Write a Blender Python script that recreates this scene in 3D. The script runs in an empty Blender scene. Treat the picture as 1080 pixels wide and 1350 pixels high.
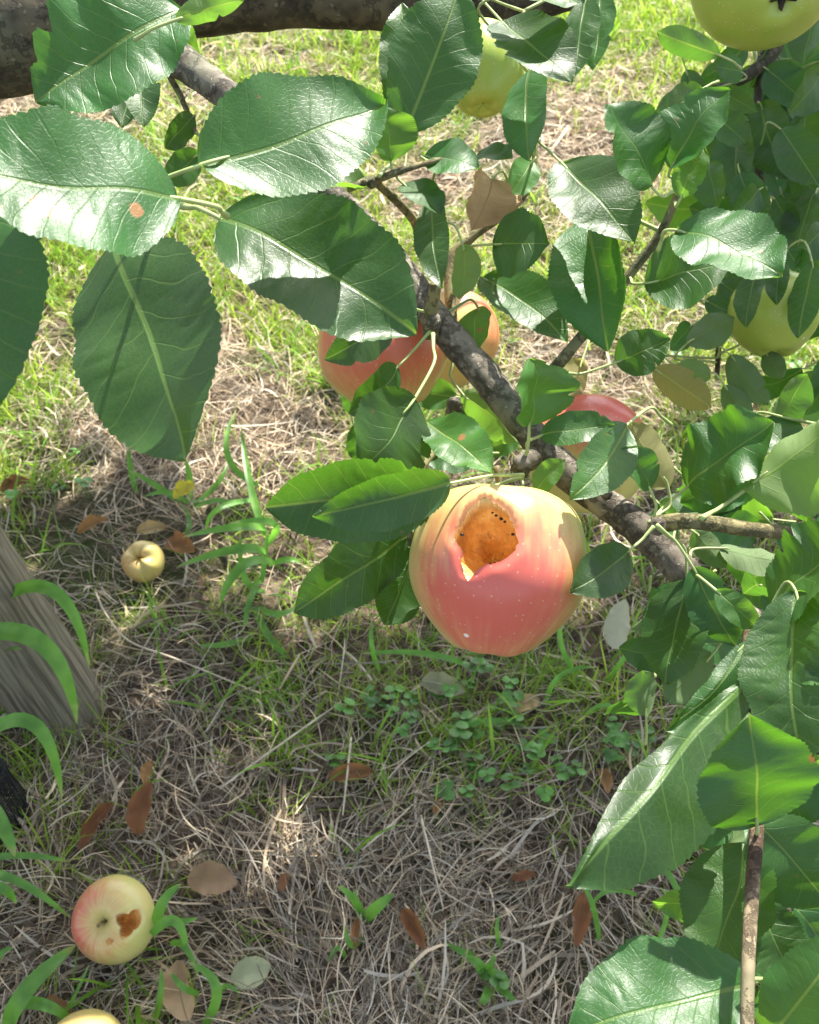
import bpy, math, random
import numpy as np
from mathutils import Vector, Matrix, noise
R = math.radians
rng = np.random.default_rng(7)
random.seed(7)
sc = bpy.context.scene
col = sc.collection

# ------------------------------------------------------------------ camera
CH = 0.95; PITCH = 45.0; F = 1300.0
CAM = Vector((0, 0, CH))
FWD = Vector((0, math.cos(R(PITCH)), -math.sin(R(PITCH))))
UPV = Vector((0, math.sin(R(PITCH)), math.cos(R(PITCH))))
RT = Vector((1, 0, 0))
cd = bpy.data.cameras.new('camera'); cam = bpy.data.objects.new('camera', cd); col.objects.link(cam)
cam.location = CAM; cam.rotation_euler = (R(90 - PITCH), 0, 0)
cd.sensor_fit = 'VERTICAL'; cd.sensor_height = 24; cd.lens = 24 * F / 1350
cd.clip_start = 0.02; cd.clip_end = 500
cd.dof.use_dof = True; cd.dof.focus_distance = 0.47; cd.dof.aperture_fstop = 17
sc.camera = cam
# ------------------------------------------------------------------ light
SUN = Vector((0.26, 0.60, 0.76)).normalized()
w = bpy.data.worlds.new('World'); sc.world = w; w.use_nodes = True
nt = w.node_tree; bg = nt.nodes['Background']
sky = nt.nodes.new('ShaderNodeTexSky'); sky.sky_type = 'NISHITA'; sky.sun_disc = False
sky.sun_elevation = math.asin(SUN.z); sky.sun_rotation = math.atan2(SUN.x, SUN.y)
sky.dust_density = 1.5; sky.air_density = 1.0
hz = nt.nodes.new('ShaderNodeHueSaturation'); hz.inputs['Saturation'].default_value = .62
nt.links.new(sky.outputs[0], hz.inputs['Color']); nt.links.new(hz.outputs[0], bg.inputs[0]); bg.inputs[1].default_value = 0.12
sl = bpy.data.lights.new('sun', 'SUN'); sl.energy = 5.0; sl.angle = R(0.53); sl.color = (1, .95, .86)
so = bpy.data.objects.new('sun', sl); col.objects.link(so)
so.rotation_euler = SUN.to_track_quat('Z', 'Y').to_euler()
sc.view_settings.view_transform = 'Standard'; sc.view_settings.look = 'None'
sc.view_settings.exposure = 1.55; sc.view_settings.gamma = 1
sc.render.engine = 'CYCLES'
sc.cycles.max_bounces = 6; sc.cycles.transparent_max_bounces = 8

# ------------------------------------------------------------------ helpers
def P(x, y, d): return CAM + d * (FWD + (x - 540) / F * RT - (y - 675) / F * UPV)
def G(x, y, z=0.0):
    r = FWD + (x - 540) / F * RT - (y - 675) / F * UPV
    return CAM + r * ((z - CH) / r.z)
def tag(o, label=None, cat=None, group=None, kind=None):
    if label: o['label'] = label
    if cat: o['category'] = cat
    if group: o['group'] = group
    if kind: o['kind'] = kind
    return o
def empty(name, loc):
    o = bpy.data.objects.new(name, None); o.empty_display_size = .02
    col.objects.link(o); o.location = loc; return o
def mkobj(name, V, Fc, mats, parent=None, smooth=True, uv=None, colr=None, origin=None, midx=None, cname='Col'):
    V = np.asarray(V, dtype=np.float32).reshape(-1, 3)
    if origin is not None: V = V - np.array(origin, dtype=np.float32)
    elif parent is not None: V = V - np.array(PL[parent.name], dtype=np.float32)
    Fc = np.asarray(Fc, dtype=np.int32)
    me = bpy.data.meshes.new(name)
    k = Fc.shape[1]
    me.vertices.add(len(V)); me.vertices.foreach_set('co', V.ravel())
    me.loops.add(Fc.size); me.loops.foreach_set('vertex_index', Fc.ravel())
    me.polygons.add(len(Fc)); me.polygons.foreach_set('loop_start', np.arange(0, Fc.size, k, dtype=np.int32))
    me.polygons.foreach_set('loop_total', np.full(len(Fc), k, dtype=np.int32))
    if not isinstance(mats, (list, tuple)): mats = [mats]
    for m in mats: me.materials.append(m)
    if midx is not None: me.polygons.foreach_set('material_index', np.asarray(midx, dtype=np.int32))
    me.update(calc_edges=True); me.validate(clean_customdata=False)
    me.polygons.foreach_set('use_smooth', np.full(len(me.polygons), smooth))
    if uv is not None:
        l = me.uv_layers.new(name='UVMap'); li = np.zeros(len(me.loops), dtype=np.int32)
        me.loops.foreach_get('vertex_index', li)
        l.data.foreach_set('uv', np.asarray(uv, dtype=np.float32).reshape(-1, 2)[li].ravel())
    if colr is not None:
        a = me.color_attributes.new(cname, 'FLOAT_COLOR', 'POINT')
        c = np.asarray(colr, dtype=np.float32)
        if c.shape[1] == 3: c = np.hstack([c, np.ones((len(c), 1), dtype=np.float32)])
        a.data.foreach_set('color', c.ravel())
    o = bpy.data.objects.new(name, me); col.objects.link(o)
    if parent is not None: o.parent = parent
    elif origin is not None: o.location = origin
    return o
PL = {}                       # world location of every parent
def root(name, loc, *a, **k):
    o = empty(name, loc); PL[o.name] = tuple(loc); tag(o, *a, **k); return o
def gridfaces(n, m, wrap=False, off=0):
    i = np.arange(n - 1)[:, None]; j = np.arange(m if wrap else m - 1)[None, :]
    j2 = (j + 1) % m
    return (np.stack([i * m + j, i * m + j2, (i + 1) * m + j2, (i + 1) * m + j], -1).reshape(-1, 4) + off)
def catmull(pts, rad, n=8):
    pts = [np.array(p, float) for p in pts]
    if len(pts) < 3: n = max(n, 2)
    q = [2 * pts[0] - pts[1]] + pts + [2 * pts[-1] - pts[-2]]
    rr = [rad[0]] + list(rad) + [rad[-1]]
    out = []; ro = []
    for i in range(1, len(q) - 2):
        for k in range(n):
            t = k / n
            out.append(.5 * ((2 * q[i]) + (-q[i-1] + q[i+1]) * t + (2*q[i-1] - 5*q[i] + 4*q[i+1] - q[i+2]) * t*t + (-q[i-1] + 3*q[i] - 3*q[i+1] + q[i+2]) * t**3))
            ro.append(rr[i] * (1 - t) + rr[i+1] * t)
    out.append(pts[-1]); ro.append(rad[-1])
    return np.array(out), np.array(ro)
def tube(pts, rad, n=8, m=8, bump=0.0, seed=0, cap=True):
    p, r = catmull(pts, rad, n)
    T = np.gradient(p, axis=0); T /= np.linalg.norm(T, axis=1)[:, None] + 1e-12
    up = np.array([0.13, 0.37, .92]); V = []
    nrm = np.cross(T[0], up); nrm /= np.linalg.norm(nrm)
    for i in range(len(p)):
        nrm = nrm - T[i] * nrm.dot(T[i]); nrm /= np.linalg.norm(nrm)
        b = np.cross(T[i], nrm)
        for k in range(m):
            a = 2 * math.pi * k / m
            d = nrm * math.cos(a) + b * math.sin(a)
            rr = r[i]
            if bump:
                q = (p[i] + d * r[i]) / max(r[i], 1e-4)
                rr *= 1 + bump * (1.3 * noise.noise(Vector(q * .5 + seed)) + noise.noise(Vector(q * 1.3 + seed)) + .6 * noise.noise(Vector(q * 3.1 + seed)))
            V.append(p[i] + d * rr)
    V = np.array(V); Fc = gridfaces(len(p), m, True)
    if cap:
        c0 = len(V); V = np.vstack([V, p[:1] - T[:1] * r[0] * .3, p[-1:] + T[-1:] * r[-1] * .4])
        e = (len(p) - 1) * m
        f2 = [[c0, (k + 1) % m, k, c0] for k in range(m)] + [[c0 + 1, e + k, e + (k + 1) % m, c0 + 1] for k in range(m)]
        return V, np.vstack([Fc, np.array([f[:3] + [f[2]] for f in f2])]) if False else (V, Fc, p)[1], p
    return V, Fc, p
class MB:
    def __init__(s): s.V = []; s.F = []; s.M = []; s.U = []; s.n = 0
    def add(s, V, Fc, mi=0, uv=None):
        V = np.asarray(V).reshape(-1, 3)
        s.V.append(V); s.F.append(np.asarray(Fc) + s.n); s.M.append(np.full(len(Fc), mi)); s.n += len(V)
        s.U.append(np.zeros((len(V), 2)) if uv is None else np.asarray(uv).reshape(-1, 2))
    def tube(s, pts, rad, n=8, m=8, bump=0, seed=0, mi=0):
        p, r = catmull(pts, rad, n)
        # close both ends by collapsing tiny rings
        V, Fc, _ = tube(pts, rad, n, m, bump, seed, cap=False)
        a = V[:m].mean(0); b = V[-m:].mean(0)
        V = np.vstack([np.repeat(a[None], m, 0) + (V[:m] - a) * .02, V, np.repeat(b[None], m, 0) + (V[-m:] - b) * .02])
        s.add(V, gridfaces(len(V) // m, m, True), mi)
    def build(s, name, mats, parent=None, origin=None, smooth=True):
        return mkobj(name, np.vstack(s.V), np.vstack(s.F), mats, parent, smooth, uv=np.vstack(s.U), origin=origin, midx=np.concatenate(s.M))

def vnoise(x, y, seed=0):
    xi = np.floor(x).astype(np.int64); yi = np.floor(y).astype(np.int64); fx = x - xi; fy = y - yi
    fx = fx * fx * (3 - 2 * fx); fy = fy * fy * (3 - 2 * fy)
    def h(a, b):
        n = (a * 374761393 + b * 668265263 + seed * 1442695) & 0x7fffffff
        n = ((n ^ (n >> 13)) * 1274126177) & 0x7fffffff
        return ((n ^ (n >> 16)) & 0xffff) / 65535.0
    return (h(xi, yi) * (1 - fx) + h(xi + 1, yi) * fx) * (1 - fy) + (h(xi, yi + 1) * (1 - fx) + h(xi + 1, yi + 1) * fx) * fy
def hterr(x, y):
    return (vnoise(x * 5, y * 5, 1) - .5) * .03 + (vnoise(x * 14, y * 14, 2) - .5) * .014

# ------------------------------------------------------------------ materials
def mat(name):
    m = bpy.data.materials.new(name); m.use_nodes = True
    n = m.node_tree; b = n.nodes['Principled BSDF']; return m, n, b
def N(n, t, **k):
    x = n.nodes.new(t)
    for a, v in k.items(): setattr(x, a, v)
    return x
def mth(n, op, a, b=None, c=None, clamp=False):
    x = n.nodes.new('ShaderNodeMath'); x.operation = op; x.use_clamp = clamp
    for i, v in enumerate((a, b, c)):
        if v is None: continue
        if isinstance(v, (int, float)): x.inputs[i].default_value = v
        else: n.links.new(v, x.inputs[i])
    return x.outputs[0]
def mapr(n, v, a, b, c, d):
    x = n.nodes.new('ShaderNodeMapRange'); x.interpolation_type = 'SMOOTHSTEP'
    n.links.new(v, x.inputs[0])
    for i, q in enumerate((a, b, c, d)): x.inputs[i + 1].default_value = q
    return x.outputs[0]
def mixc(n, f, a, b, mode='MIX'):
    x = n.nodes.new('ShaderNodeMix'); x.data_type = 'RGBA'; x.blend_type = mode
    for s, v in ((0, f), (6, a), (7, b)):
        if isinstance(v, (int, float)): x.inputs[s].default_value = v
        elif isinstance(v, tuple): x.inputs[s].default_value = (*v, 1)
        else: n.links.new(v, x.inputs[s])
    return x.outputs[2]

def leaf_material(name, top, under, vein, trans, rough=.38, tw=.42, spec=.5):
    m, n, b = mat(name); L = n.links
    uv = N(n, 'ShaderNodeUVMap', uv_map='UVMap'); sp = N(n, 'ShaderNodeSeparateXYZ'); L.new(uv.outputs[0], sp.inputs[0])
    u, v = sp.outputs[0], sp.outputs[1]
    oi = N(n, 'ShaderNodeObjectInfo')
    av = mth(n, 'ABSOLUTE', v)
    tc = N(n, 'ShaderNodeTexCoord')
    nz = N(n, 'ShaderNodeTexNoise'); nz.inputs['Scale'].default_value = 38; L.new(tc.outputs['Object'], nz.inputs[0])
    s = mth(n, 'SUBTRACT', u, mth(n, 'MULTIPLY', av, .85))
    s = mth(n, 'ADD', s, mth(n, 'MULTIPLY', mth(n, 'MULTIPLY', av, av), .9))
    s = mth(n, 'ADD', s, mth(n, 'MULTIPLY', nz.outputs[0], .13))
    s = mth(n, 'ADD', s, mth(n, 'MULTIPLY', oi.outputs['Random'], .3))
    s = mth(n, 'ADD', s, mth(n, 'MULTIPLY', mth(n, 'GREATER_THAN', v, 0), .055))
    f = mth(n, 'FRACT', mth(n, 'MULTIPLY', s, mth(n, 'MULTIPLY_ADD', oi.outputs['Random'], 2.4, 7.2)))
    d = mth(n, 'ABSOLUTE', mth(n, 'SUBTRACT', f, .5))          # 0 at vein
    lat = mth(n, 'MULTIPLY', mapr(n, d, 0.008, .05, 1, 0), mapr(n, av, .12, .34, 1, .35))
    mid = mapr(n, mth(n, 'MULTIPLY_ADD', u, .006, av), .007, .017, 1, 0)
    vo = N(n, 'ShaderNodeTexVoronoi', feature='DISTANCE_TO_EDGE'); vo.inputs['Scale'].default_value = 42
    L.new(uv.outputs[0], vo.inputs[0])
    ret = mapr(n, vo.outputs['Distance'], .0, .09, 1, 0)
    vm = mth(n, 'MAXIMUM', mth(n, 'MAXIMUM', mth(n, 'MULTIPLY', lat, .42), mid), mth(n, 'MULTIPLY', ret, .16))
    geo = N(n, 'ShaderNodeNewGeometry')
    # colour
    big = N(n, 'ShaderNodeTexNoise'); big.inputs['Scale'].default_value = 22; big.inputs['Detail'].default_value = 4
    L.new(tc.outputs['Object'], big.inputs[0])
    var = mapr(n, big.outputs[0], .3, .7, .7, 1.35)
    rv = mth(n, 'MULTIPLY_ADD', oi.outputs['Random'], .6, .72)
    var = mth(n, 'MULTIPLY', var, rv)
    hsv = N(n, 'ShaderNodeHueSaturation'); L.new(var, hsv.inputs['Value'])
    hsv.inputs['Color'].default_value = (*top, 1)
    L.new(mth(n, 'MULTIPLY_ADD', oi.outputs['Random'], .035, .485), hsv.inputs['Hue'])
    cu = mixc(n, geo.outputs['Backfacing'], hsv.outputs[0], under)
    c = mixc(n, vm, cu, vein)
    at = N(n, 'ShaderNodeAttribute', attribute_name='Col')
    edge = N(n, 'ShaderNodeTexNoise'); edge.inputs['Scale'].default_value = 400; L.new(tc.outputs['Object'], edge.inputs[0])
    ds = N(n, 'ShaderNodeSeparateColor'); L.new(at.outputs[0], ds.inputs[0])
    dm = mapr(n, mth(n, 'ADD', ds.outputs[0], mth(n, 'MULTIPLY', edge.outputs[0], .4)), .62, .75, 0, 1)
    fr = N(n, 'ShaderNodeTexVoronoi'); fr.inputs['Scale'].default_value = 150; L.new(tc.outputs['Object'], fr.inputs[0])
    fs = N(n, 'ShaderNodeSeparateColor'); L.new(fr.outputs['Color'], fs.inputs[0])
    fk = mth(n, 'MULTIPLY', mapr(n, fr.outputs['Distance'], .10, .18, 1, 0), mth(n, 'GREATER_THAN', fs.outputs[0], .93))
    c = mixc(n, mth(n, 'MULTIPLY', fk, .8), c, (.16, .09, .035))
    c = mixc(n, dm, c, (.36, .19, .07))
    L.new(c, b.inputs['Base Color'])
    # tiny marks
    b.inputs['Roughness'].default_value = rough
    L.new(mth(n, 'MULTIPLY_ADD', geo.outputs['Backfacing'], .35, rough), b.inputs['Roughness'])
    b.inputs['Specular IOR Level'].default_value = spec
    h = mth(n, 'MULTIPLY', lat, -.5)
    h = mth(n, 'ADD', h, mth(n, 'MULTIPLY', mid, -.8))
    h = mth(n, 'ADD', h, mth(n, 'MULTIPLY', ret, -.12))
    h = mth(n, 'ADD', h, mth(n, 'MULTIPLY', edge.outputs[0], .12))
    bp = N(n, 'ShaderNodeBump'); bp.inputs['Strength'].default_value = .6; bp.inputs['Distance'].default_value = .0005
    L.new(h, bp.inputs['Height']); L.new(bp.outputs[0], b.inputs['Normal'])
    tr = N(n, 'ShaderNodeBsdfTranslucent')
    tcx = mixc(n, mth(n, 'MULTIPLY', vm, .55), trans, (.55, .7, .12))
    tcx = mixc(n, dm, tcx, (.3, .12, .03)); L.new(tcx, tr.inputs[0])
    mx = N(n, 'ShaderNodeMixShader'); mx.inputs[0].default_value = tw
    L.new(b.outputs[0], mx.inputs[1]); L.new(tr.outputs[0], mx.inputs[2])
    out = n.nodes['Material Output']; L.new(mx.outputs[0], out.inputs[0])
    return m
M_LEAF = leaf_material('apple_leaf', (.026, .084, .015), (.13, .19, .08), (.085, .165, .035), (.12, .34, .015), rough=.43, tw=.32, spec=.6)
M_PALE = leaf_material('pale_apple_leaf', (.04, .115, .025), (.16, .24, .09), (.15, .25, .05), (.22, .48, .03), rough=.43, spec=.5)  # lighter, more translucent variant of the apple leaf colours
M_OLIVE = leaf_material('olive_leaf', (.12, .15, .05), (.22, .22, .09), (.28, .27, .11), (.40, .38, .08), rough=.5)
M_DEAD = leaf_material('dead_leaf', (.30, .15, .07), (.42, .27, .16), (.20, .10, .05), (.45, .2, .06), rough=.7, tw=.25, spec=.25)
M_TAN = leaf_material('tan_dead_leaf', (.46, .31, .17), (.50, .37, .22), (.30, .20, .11), (.45, .3, .14), rough=.75, tw=.2, spec=.2)
M_YEL = leaf_material('yellow_fallen_leaf', (.62, .55, .06), (.6, .55, .12), (.6, .55, .2), (.8, .7, .05), rough=.55, spec=.3)
M_GREY = leaf_material('grey_green_fallen_leaf', (.34, .33, .19), (.46, .45, .31), (.45, .45, .28), (.4, .42, .2), rough=.6, tw=.2, spec=.3)

def bark_material(name, c1, c2, spots, sc_=1.0):
    m, n, b = mat(name); L = n.links
    tc = N(n, 'ShaderNodeTexCoord')
    a = N(n, 'ShaderNodeTexNoise'); a.inputs['Scale'].default_value = 90 * sc_; a.inputs['Detail'].default_value = 6; L.new(tc.outputs['Object'], a.inputs[0])
    g = N(n, 'ShaderNodeTexNoise'); g.inputs['Scale'].default_value = 14 * sc_; g.inputs['Detail'].default_value = 3; L.new(tc.outputs['Object'], g.inputs[0])
    c = mixc(n, mapr(n, a.outputs[0], .35, .65, 0, 1), c1, c2)
    c = mixc(n, mapr(n, g.outputs[0], .5, .65, 0, .5), c, (.13, .15, .08))
    cr = N(n, 'ShaderNodeTexNoise'); cr.inputs['Scale'].default_value = 35 * sc_; cr.inputs['Detail'].default_value = 8; cr.inputs['Roughness'].default_value = .75; L.new(tc.outputs['Object'], cr.inputs[0])
    ck = mapr(n, mth(n, 'ABSOLUTE', mth(n, 'SUBTRACT', cr.outputs[0], .5)), 0, .035, 1, 0); c = mixc(n, mth(n, 'MULTIPLY', ck, .25), c, (.03, .024, .018))
    vo = N(n, 'ShaderNodeTexVoronoi'); vo.inputs['Scale'].default_value = 300 * sc_
    wv = N(n, 'ShaderNodeVectorMath', operation='MULTIPLY_ADD'); L.new(a.outputs['Color'], wv.inputs[0]); wv.inputs[1].default_value = (.008, .008, .008); L.new(tc.outputs['Object'], wv.inputs[2]); L.new(wv.outputs[0], vo.inputs[0])
    vs = N(n, 'ShaderNodeSeparateColor'); L.new(vo.outputs['Color'], vs.inputs[0])
    sp = mth(n, 'MULTIPLY', mapr(n, vo.outputs['Distance'], .2, .4, 1, 0), mth(n, 'GREATER_THAN', vs.outputs[0], .80))
    c = mixc(n, mth(n, 'MULTIPLY', sp, .42), c, spots)
    L.new(c, b.inputs['Base Color']); b.inputs['Roughness'].default_value = .75; b.inputs['Specular IOR Level'].default_value = .3
    h = mth(n, 'SUBTRACT', mth(n, 'ADD', a.outputs[0], mth(n, 'MULTIPLY', sp, .6)), ck)
    bp = N(n, 'ShaderNodeBump'); bp.inputs['Strength'].default_value = .8; bp.inputs['Distance'].default_value = .0012
    L.new(h, bp.inputs['Height']); L.new(bp.outputs[0], b.inputs['Normal'])
    return m
M_BARK = bark_material('grey_bark', (.10, .083, .062), (.23, .20, .155), (.45, .40, .32))
M_LIMB = bark_material('olive_limb_bark', (.05, .042, .026), (.11, .095, .055), (.30, .27, .17), .7)
M_SHOOT = bark_material('young_shoot_bark', (.12, .075, .045), (.27, .19, .12), (.5, .42, .3))
M_TWIG = bark_material('green_twig', (.16, .15, .07), (.24, .20, .09), (.45, .4, .25))
def simple(name, c, rough=.5, spec=.5, sss=0, var=0.0, scale=80, trans=None, tw=.4):
    m, n, b = mat(name); L = n.links
    b.inputs['Roughness'].default_value = rough; b.inputs['Specular IOR Level'].default_value = spec
    tc = N(n, 'ShaderNodeTexCoord'); z = N(n, 'ShaderNodeTexNoise'); z.inputs['Scale'].default_value = scale; z.inputs['Detail'].default_value = 4
    L.new(tc.outputs['Object'], z.inputs[0])
    cc = mixc(n, mapr(n, z.outputs[0], .3, .7, 0, 1), tuple(x * (1 - var) for x in c), tuple(min(1, x * (1 + var)) for x in c))
    L.new(cc, b.inputs['Base Color'])
    if sss:
        b.inputs['Subsurface Weight'].default_value = sss; b.inputs['Subsurface Radius'].default_value = (1, .4, .12); b.inputs['Subsurface Scale'].default_value = .006
    return m
M_PET = simple('petiole', (.34, .42, .16), .45, .4, var=.25)
M_STEM = simple('apple_stalk', (.16, .12, .05), .6, .3, var=.35, scale=300)
M_CALYX = simple('dry_calyx', (.035, .028, .018), .8, .2, var=.5, scale=400)
M_SPECK = simple('black_speck', (.008, .006, .005), .4, .5)
M_NET = simple('black_plastic_net', (.012, .012, .013), .5, .4)

def apple_material(name, ground, blush, amt, streak=.32):
    m, n, b = mat(name); L = n.links
    at = N(n, 'ShaderNodeAttribute', attribute_name='Col'); ss = N(n, 'ShaderNodeSeparateColor'); L.new(at.outputs[0], ss.inputs[0])
    bl, az, ht = ss.outputs[0], ss.outputs[1], ss.outputs[2]
    # stretched streaks: coordinates (cos az, sin az, height*small)
    cx = mth(n, 'COSINE', mth(n, 'MULTIPLY', az, 6.28318)); sx = mth(n, 'SINE', mth(n, 'MULTIPLY', az, 6.28318))
    cb = N(n, 'ShaderNodeCombineXYZ'); L.new(cx, cb.inputs[0]); L.new(sx, cb.inputs[1]); L.new(mth(n, 'MULTIPLY', ht, .45), cb.inputs[2])
    s1 = N(n, 'ShaderNodeTexNoise'); s1.inputs['Scale'].default_value = 11; s1.inputs['Detail'].default_value = 5; L.new(cb.outputs[0], s1.inputs[0])
    tc = N(n, 'ShaderNodeTexCoord')
    s2 = N(n, 'ShaderNodeTexNoise'); s2.inputs['Scale'].default_value = 45; s2.inputs['Detail'].default_value = 5; L.new(tc.outputs['Object'], s2.inputs[0])
    v = mth(n, 'ADD', bl, mth(n, 'MULTIPLY', mth(n, 'SUBTRACT', s1.outputs[0], .5), streak * 2))
    v = mth(n, 'ADD', v, mth(n, 'MULTIPLY', mth(n, 'SUBTRACT', s2.outputs[0], .5), .45))
    f = mapr(n, v, .12, .98, 0, amt)
    g2 = mixc(n, mapr(n, s2.outputs[0], .35, .65, 0, .5), ground, tuple(x * q for x, q in zip(ground, (.8, 1.02, .7))))
    c = mixc(n, f, g2, blush)
    vo = N(n, 'ShaderNodeTexVoronoi'); vo.inputs['Scale'].default_value = 330; L.new(tc.outputs['Object'], vo.inputs[0])
    vs = N(n, 'ShaderNodeSeparateColor'); L.new(vo.outputs['Color'], vs.inputs[0])
    sp = mth(n, 'MULTIPLY', mapr(n, vo.outputs['Distance'], .10, .2, 1, 0), mth(n, 'GREATER_THAN', vs.outputs[0], .25))
    c = mixc(n, mth(n, 'MULTIPLY', sp, .38), c, (.78, .62, .4))
    v3 = N(n, 'ShaderNodeTexVoronoi'); v3.inputs['Scale'].default_value = 85; L.new(tc.outputs['Object'], v3.inputs[0])
    w3 = N(n, 'ShaderNodeSeparateColor'); L.new(v3.outputs['Color'], w3.inputs[0])
    p3 = mth(n, 'MULTIPLY', mapr(n, v3.outputs['Distance'], .08, .13, 1, 0), mth(n, 'GREATER_THAN', w3.outputs[1], .86))
    c = mixc(n, p3, c, (.85, .8, .72))
    c = mixc(n, mapr(n, mth(n, 'ADD', mth(n, 'SUBTRACT', 1, at.outputs['Alpha']), mth(n, 'MULTIPLY', mth(n, 'SUBTRACT', s2.outputs[0], .5), .8)), .35, .8, 0, .9), c, (.22, .10, .04))
    L.new(c, b.inputs['Base Color'])
    b.inputs['Roughness'].default_value = .30; b.inputs['Specular IOR Level'].default_value = .45
    b.inputs['Subsurface Weight'].default_value = .12; b.inputs['Subsurface Radius'].default_value = (1, .5, .2); b.inputs['Subsurface Scale'].default_value = .005
    bp = N(n, 'ShaderNodeBump'); bp.inputs['Strength'].default_value = .25; bp.inputs['Distance'].default_value = .0008
    L.new(s2.outputs[0], bp.inputs['Height']); L.new(bp.outputs[0], b.inputs['Normal'])
    return m
M_AP = apple_material('blushed_apple_skin', (.64, .53, .20), (.64, .115, .095), .95)
M_APO = apple_material('orange_apple_skin', (.64, .46, .17), (.66, .13, .09), .9)
M_APG = apple_material('green_apple_skin', (.36, .44, .08), (.55, .27, .09), .6)
def flesh_material():
    m, n, b = mat('eaten_apple_flesh'); L = n.links
    tc = N(n, 'ShaderNodeTexCoord')
    a = N(n, 'ShaderNodeTexNoise'); a.inputs['Scale'].default_value = 110; a.inputs['Detail'].default_value = 6; L.new(tc.outputs['Object'], a.inputs[0])
    g = N(n, 'ShaderNodeTexNoise'); g.inputs['Scale'].default_value = 420; g.inputs['Detail'].default_value = 3; L.new(tc.outputs['Object'], g.inputs[0])
    at = N(n, 'ShaderNodeAttribute', attribute_name='Col'); ss = N(n, 'ShaderNodeSeparateColor'); L.new(at.outputs[0], ss.inputs[0])
    c = mixc(n, mapr(n, a.outputs[0], .35, .62, 0, 1), (.88, .52, .14), (.70, .34, .075))
    c = mixc(n, mapr(n, g.outputs[0], .56, .7, 0, .5), c, (.40, .16, .05))
    q = N(n, 'ShaderNodeTexNoise'); q.inputs['Scale'].default_value = 45; q.inputs['Detail'].default_value = 5; L.new(tc.outputs['Object'], q.inputs[0])
    c = mixc(n, mapr(n, q.outputs[0], .46, .66, 0, .75), c, (.36, .15, .035))
    c = mixc(n, ss.outputs[0], c, (.82, .56, .22))
    L.new(c, b.inputs['Base Color']); b.inputs['Roughness'].default_value = .5
    b.inputs['Subsurface Weight'].default_value = .25; b.inputs['Subsurface Radius'].default_value = (1, .45, .12); b.inputs['Subsurface Scale'].default_value = .004
    bp = N(n, 'ShaderNodeBump'); bp.inputs['Strength'].default_value = .9; bp.inputs['Distance'].default_value = .0015
    L.new(mth(n, 'ADD', a.outputs[0], mth(n, 'MULTIPLY', g.outputs[0], .5)), bp.inputs['Height']); L.new(bp.outputs[0], b.inputs['Normal'])
    return m
M_FLESH = flesh_material()
def fibre_material(name, rough=.7, tw=.0, sat=1.0):
    m, n, b = mat(name); L = n.links
    at = N(n, 'ShaderNodeAttribute', attribute_name='Col'); L.new(at.outputs[0], b.inputs['Base Color'])
    b.inputs['Roughness'].default_value = rough; b.inputs['Specular IOR Level'].default_value = .3
    if tw:
        tr = N(n, 'ShaderNodeBsdfTranslucent'); h = N(n, 'ShaderNodeHueSaturation'); h.inputs['Value'].default_value = 2.0; h.inputs['Hue'].default_value = .48
        L.new(at.outputs[0], h.inputs['Color']); L.new(h.outputs[0], tr.inputs[0])
        mx = N(n, 'ShaderNodeMixShader'); mx.inputs[0].default_value = tw
        L.new(b.outputs[0], mx.inputs[1]); L.new(tr.outputs[0], mx.inputs[2]); L.new(mx.outputs[0], n.nodes['Material Output'].inputs[0])
    return m
M_STRAW = fibre_material('dry_straw', .65, .12)
M_GRASS = fibre_material('grass_blade', .42, .42)

# ------------------------------------------------------------------ ground sheet
def soil():
    m, n, b = mat('soil_and_litter'); L = n.links
    tc = N(n, 'ShaderNodeTexCoord')
    a = N(n, 'ShaderNodeTexNoise'); a.inputs['Scale'].default_value = 60; a.inputs['Detail'].default_value = 8; a.inputs['Roughness'].default_value = .7; L.new(tc.outputs['Object'], a.inputs[0])
    g = N(n, 'ShaderNodeTexNoise'); g.inputs['Scale'].default_value = 3; g.inputs['Detail'].default_value = 5; L.new(tc.outputs['Object'], g.inputs[0])
    c = mixc(n, mapr(n, a.outputs[0], .35, .7, 0, 1), (.045, .033, .023), (.22, .165, .115))
    c = mixc(n, mapr(n, g.outputs[0], .5, .62, 0, .7), c, (.05, .08, .02))
    L.new(c, b.inputs['Base Color']); b.inputs['Roughness'].default_value = .95; b.inputs['Specular IOR Level'].default_value = .1
    bp = N(n, 'ShaderNodeBump'); bp.inputs['Distance'].default_value = .006; L.new(a.outputs[0], bp.inputs['Height']); L.new(bp.outputs[0], b.inputs['Normal'])
    return m
fx = np.arange(-3, 3.001, .03); ext = np.array([3.6, 5, 8, 14, 30, 80, 200.])
gx = np.concatenate([-ext[::-1], fx, ext]); fy = np.arange(-1, 5.001, .03)
gy = np.concatenate([np.array([-200, -80, -30, -12, -5, -2.2]), fy, np.array([5.6, 7, 10, 16, 35, 90, 250])])
X, Y = np.meshgrid(gx, gy); Z = hterr(X, Y) * np.clip(1.5 - np.maximum(abs(X) - 2, abs(Y - 2) - 2) * .5, 0, 1)
tag(mkobj('ground', np.stack([X, Y, Z], -1).reshape(-1, 3), gridfaces(len(gy), len(gx)), soil(), origin=(0, 0, 0)), kind='structure')

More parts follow.
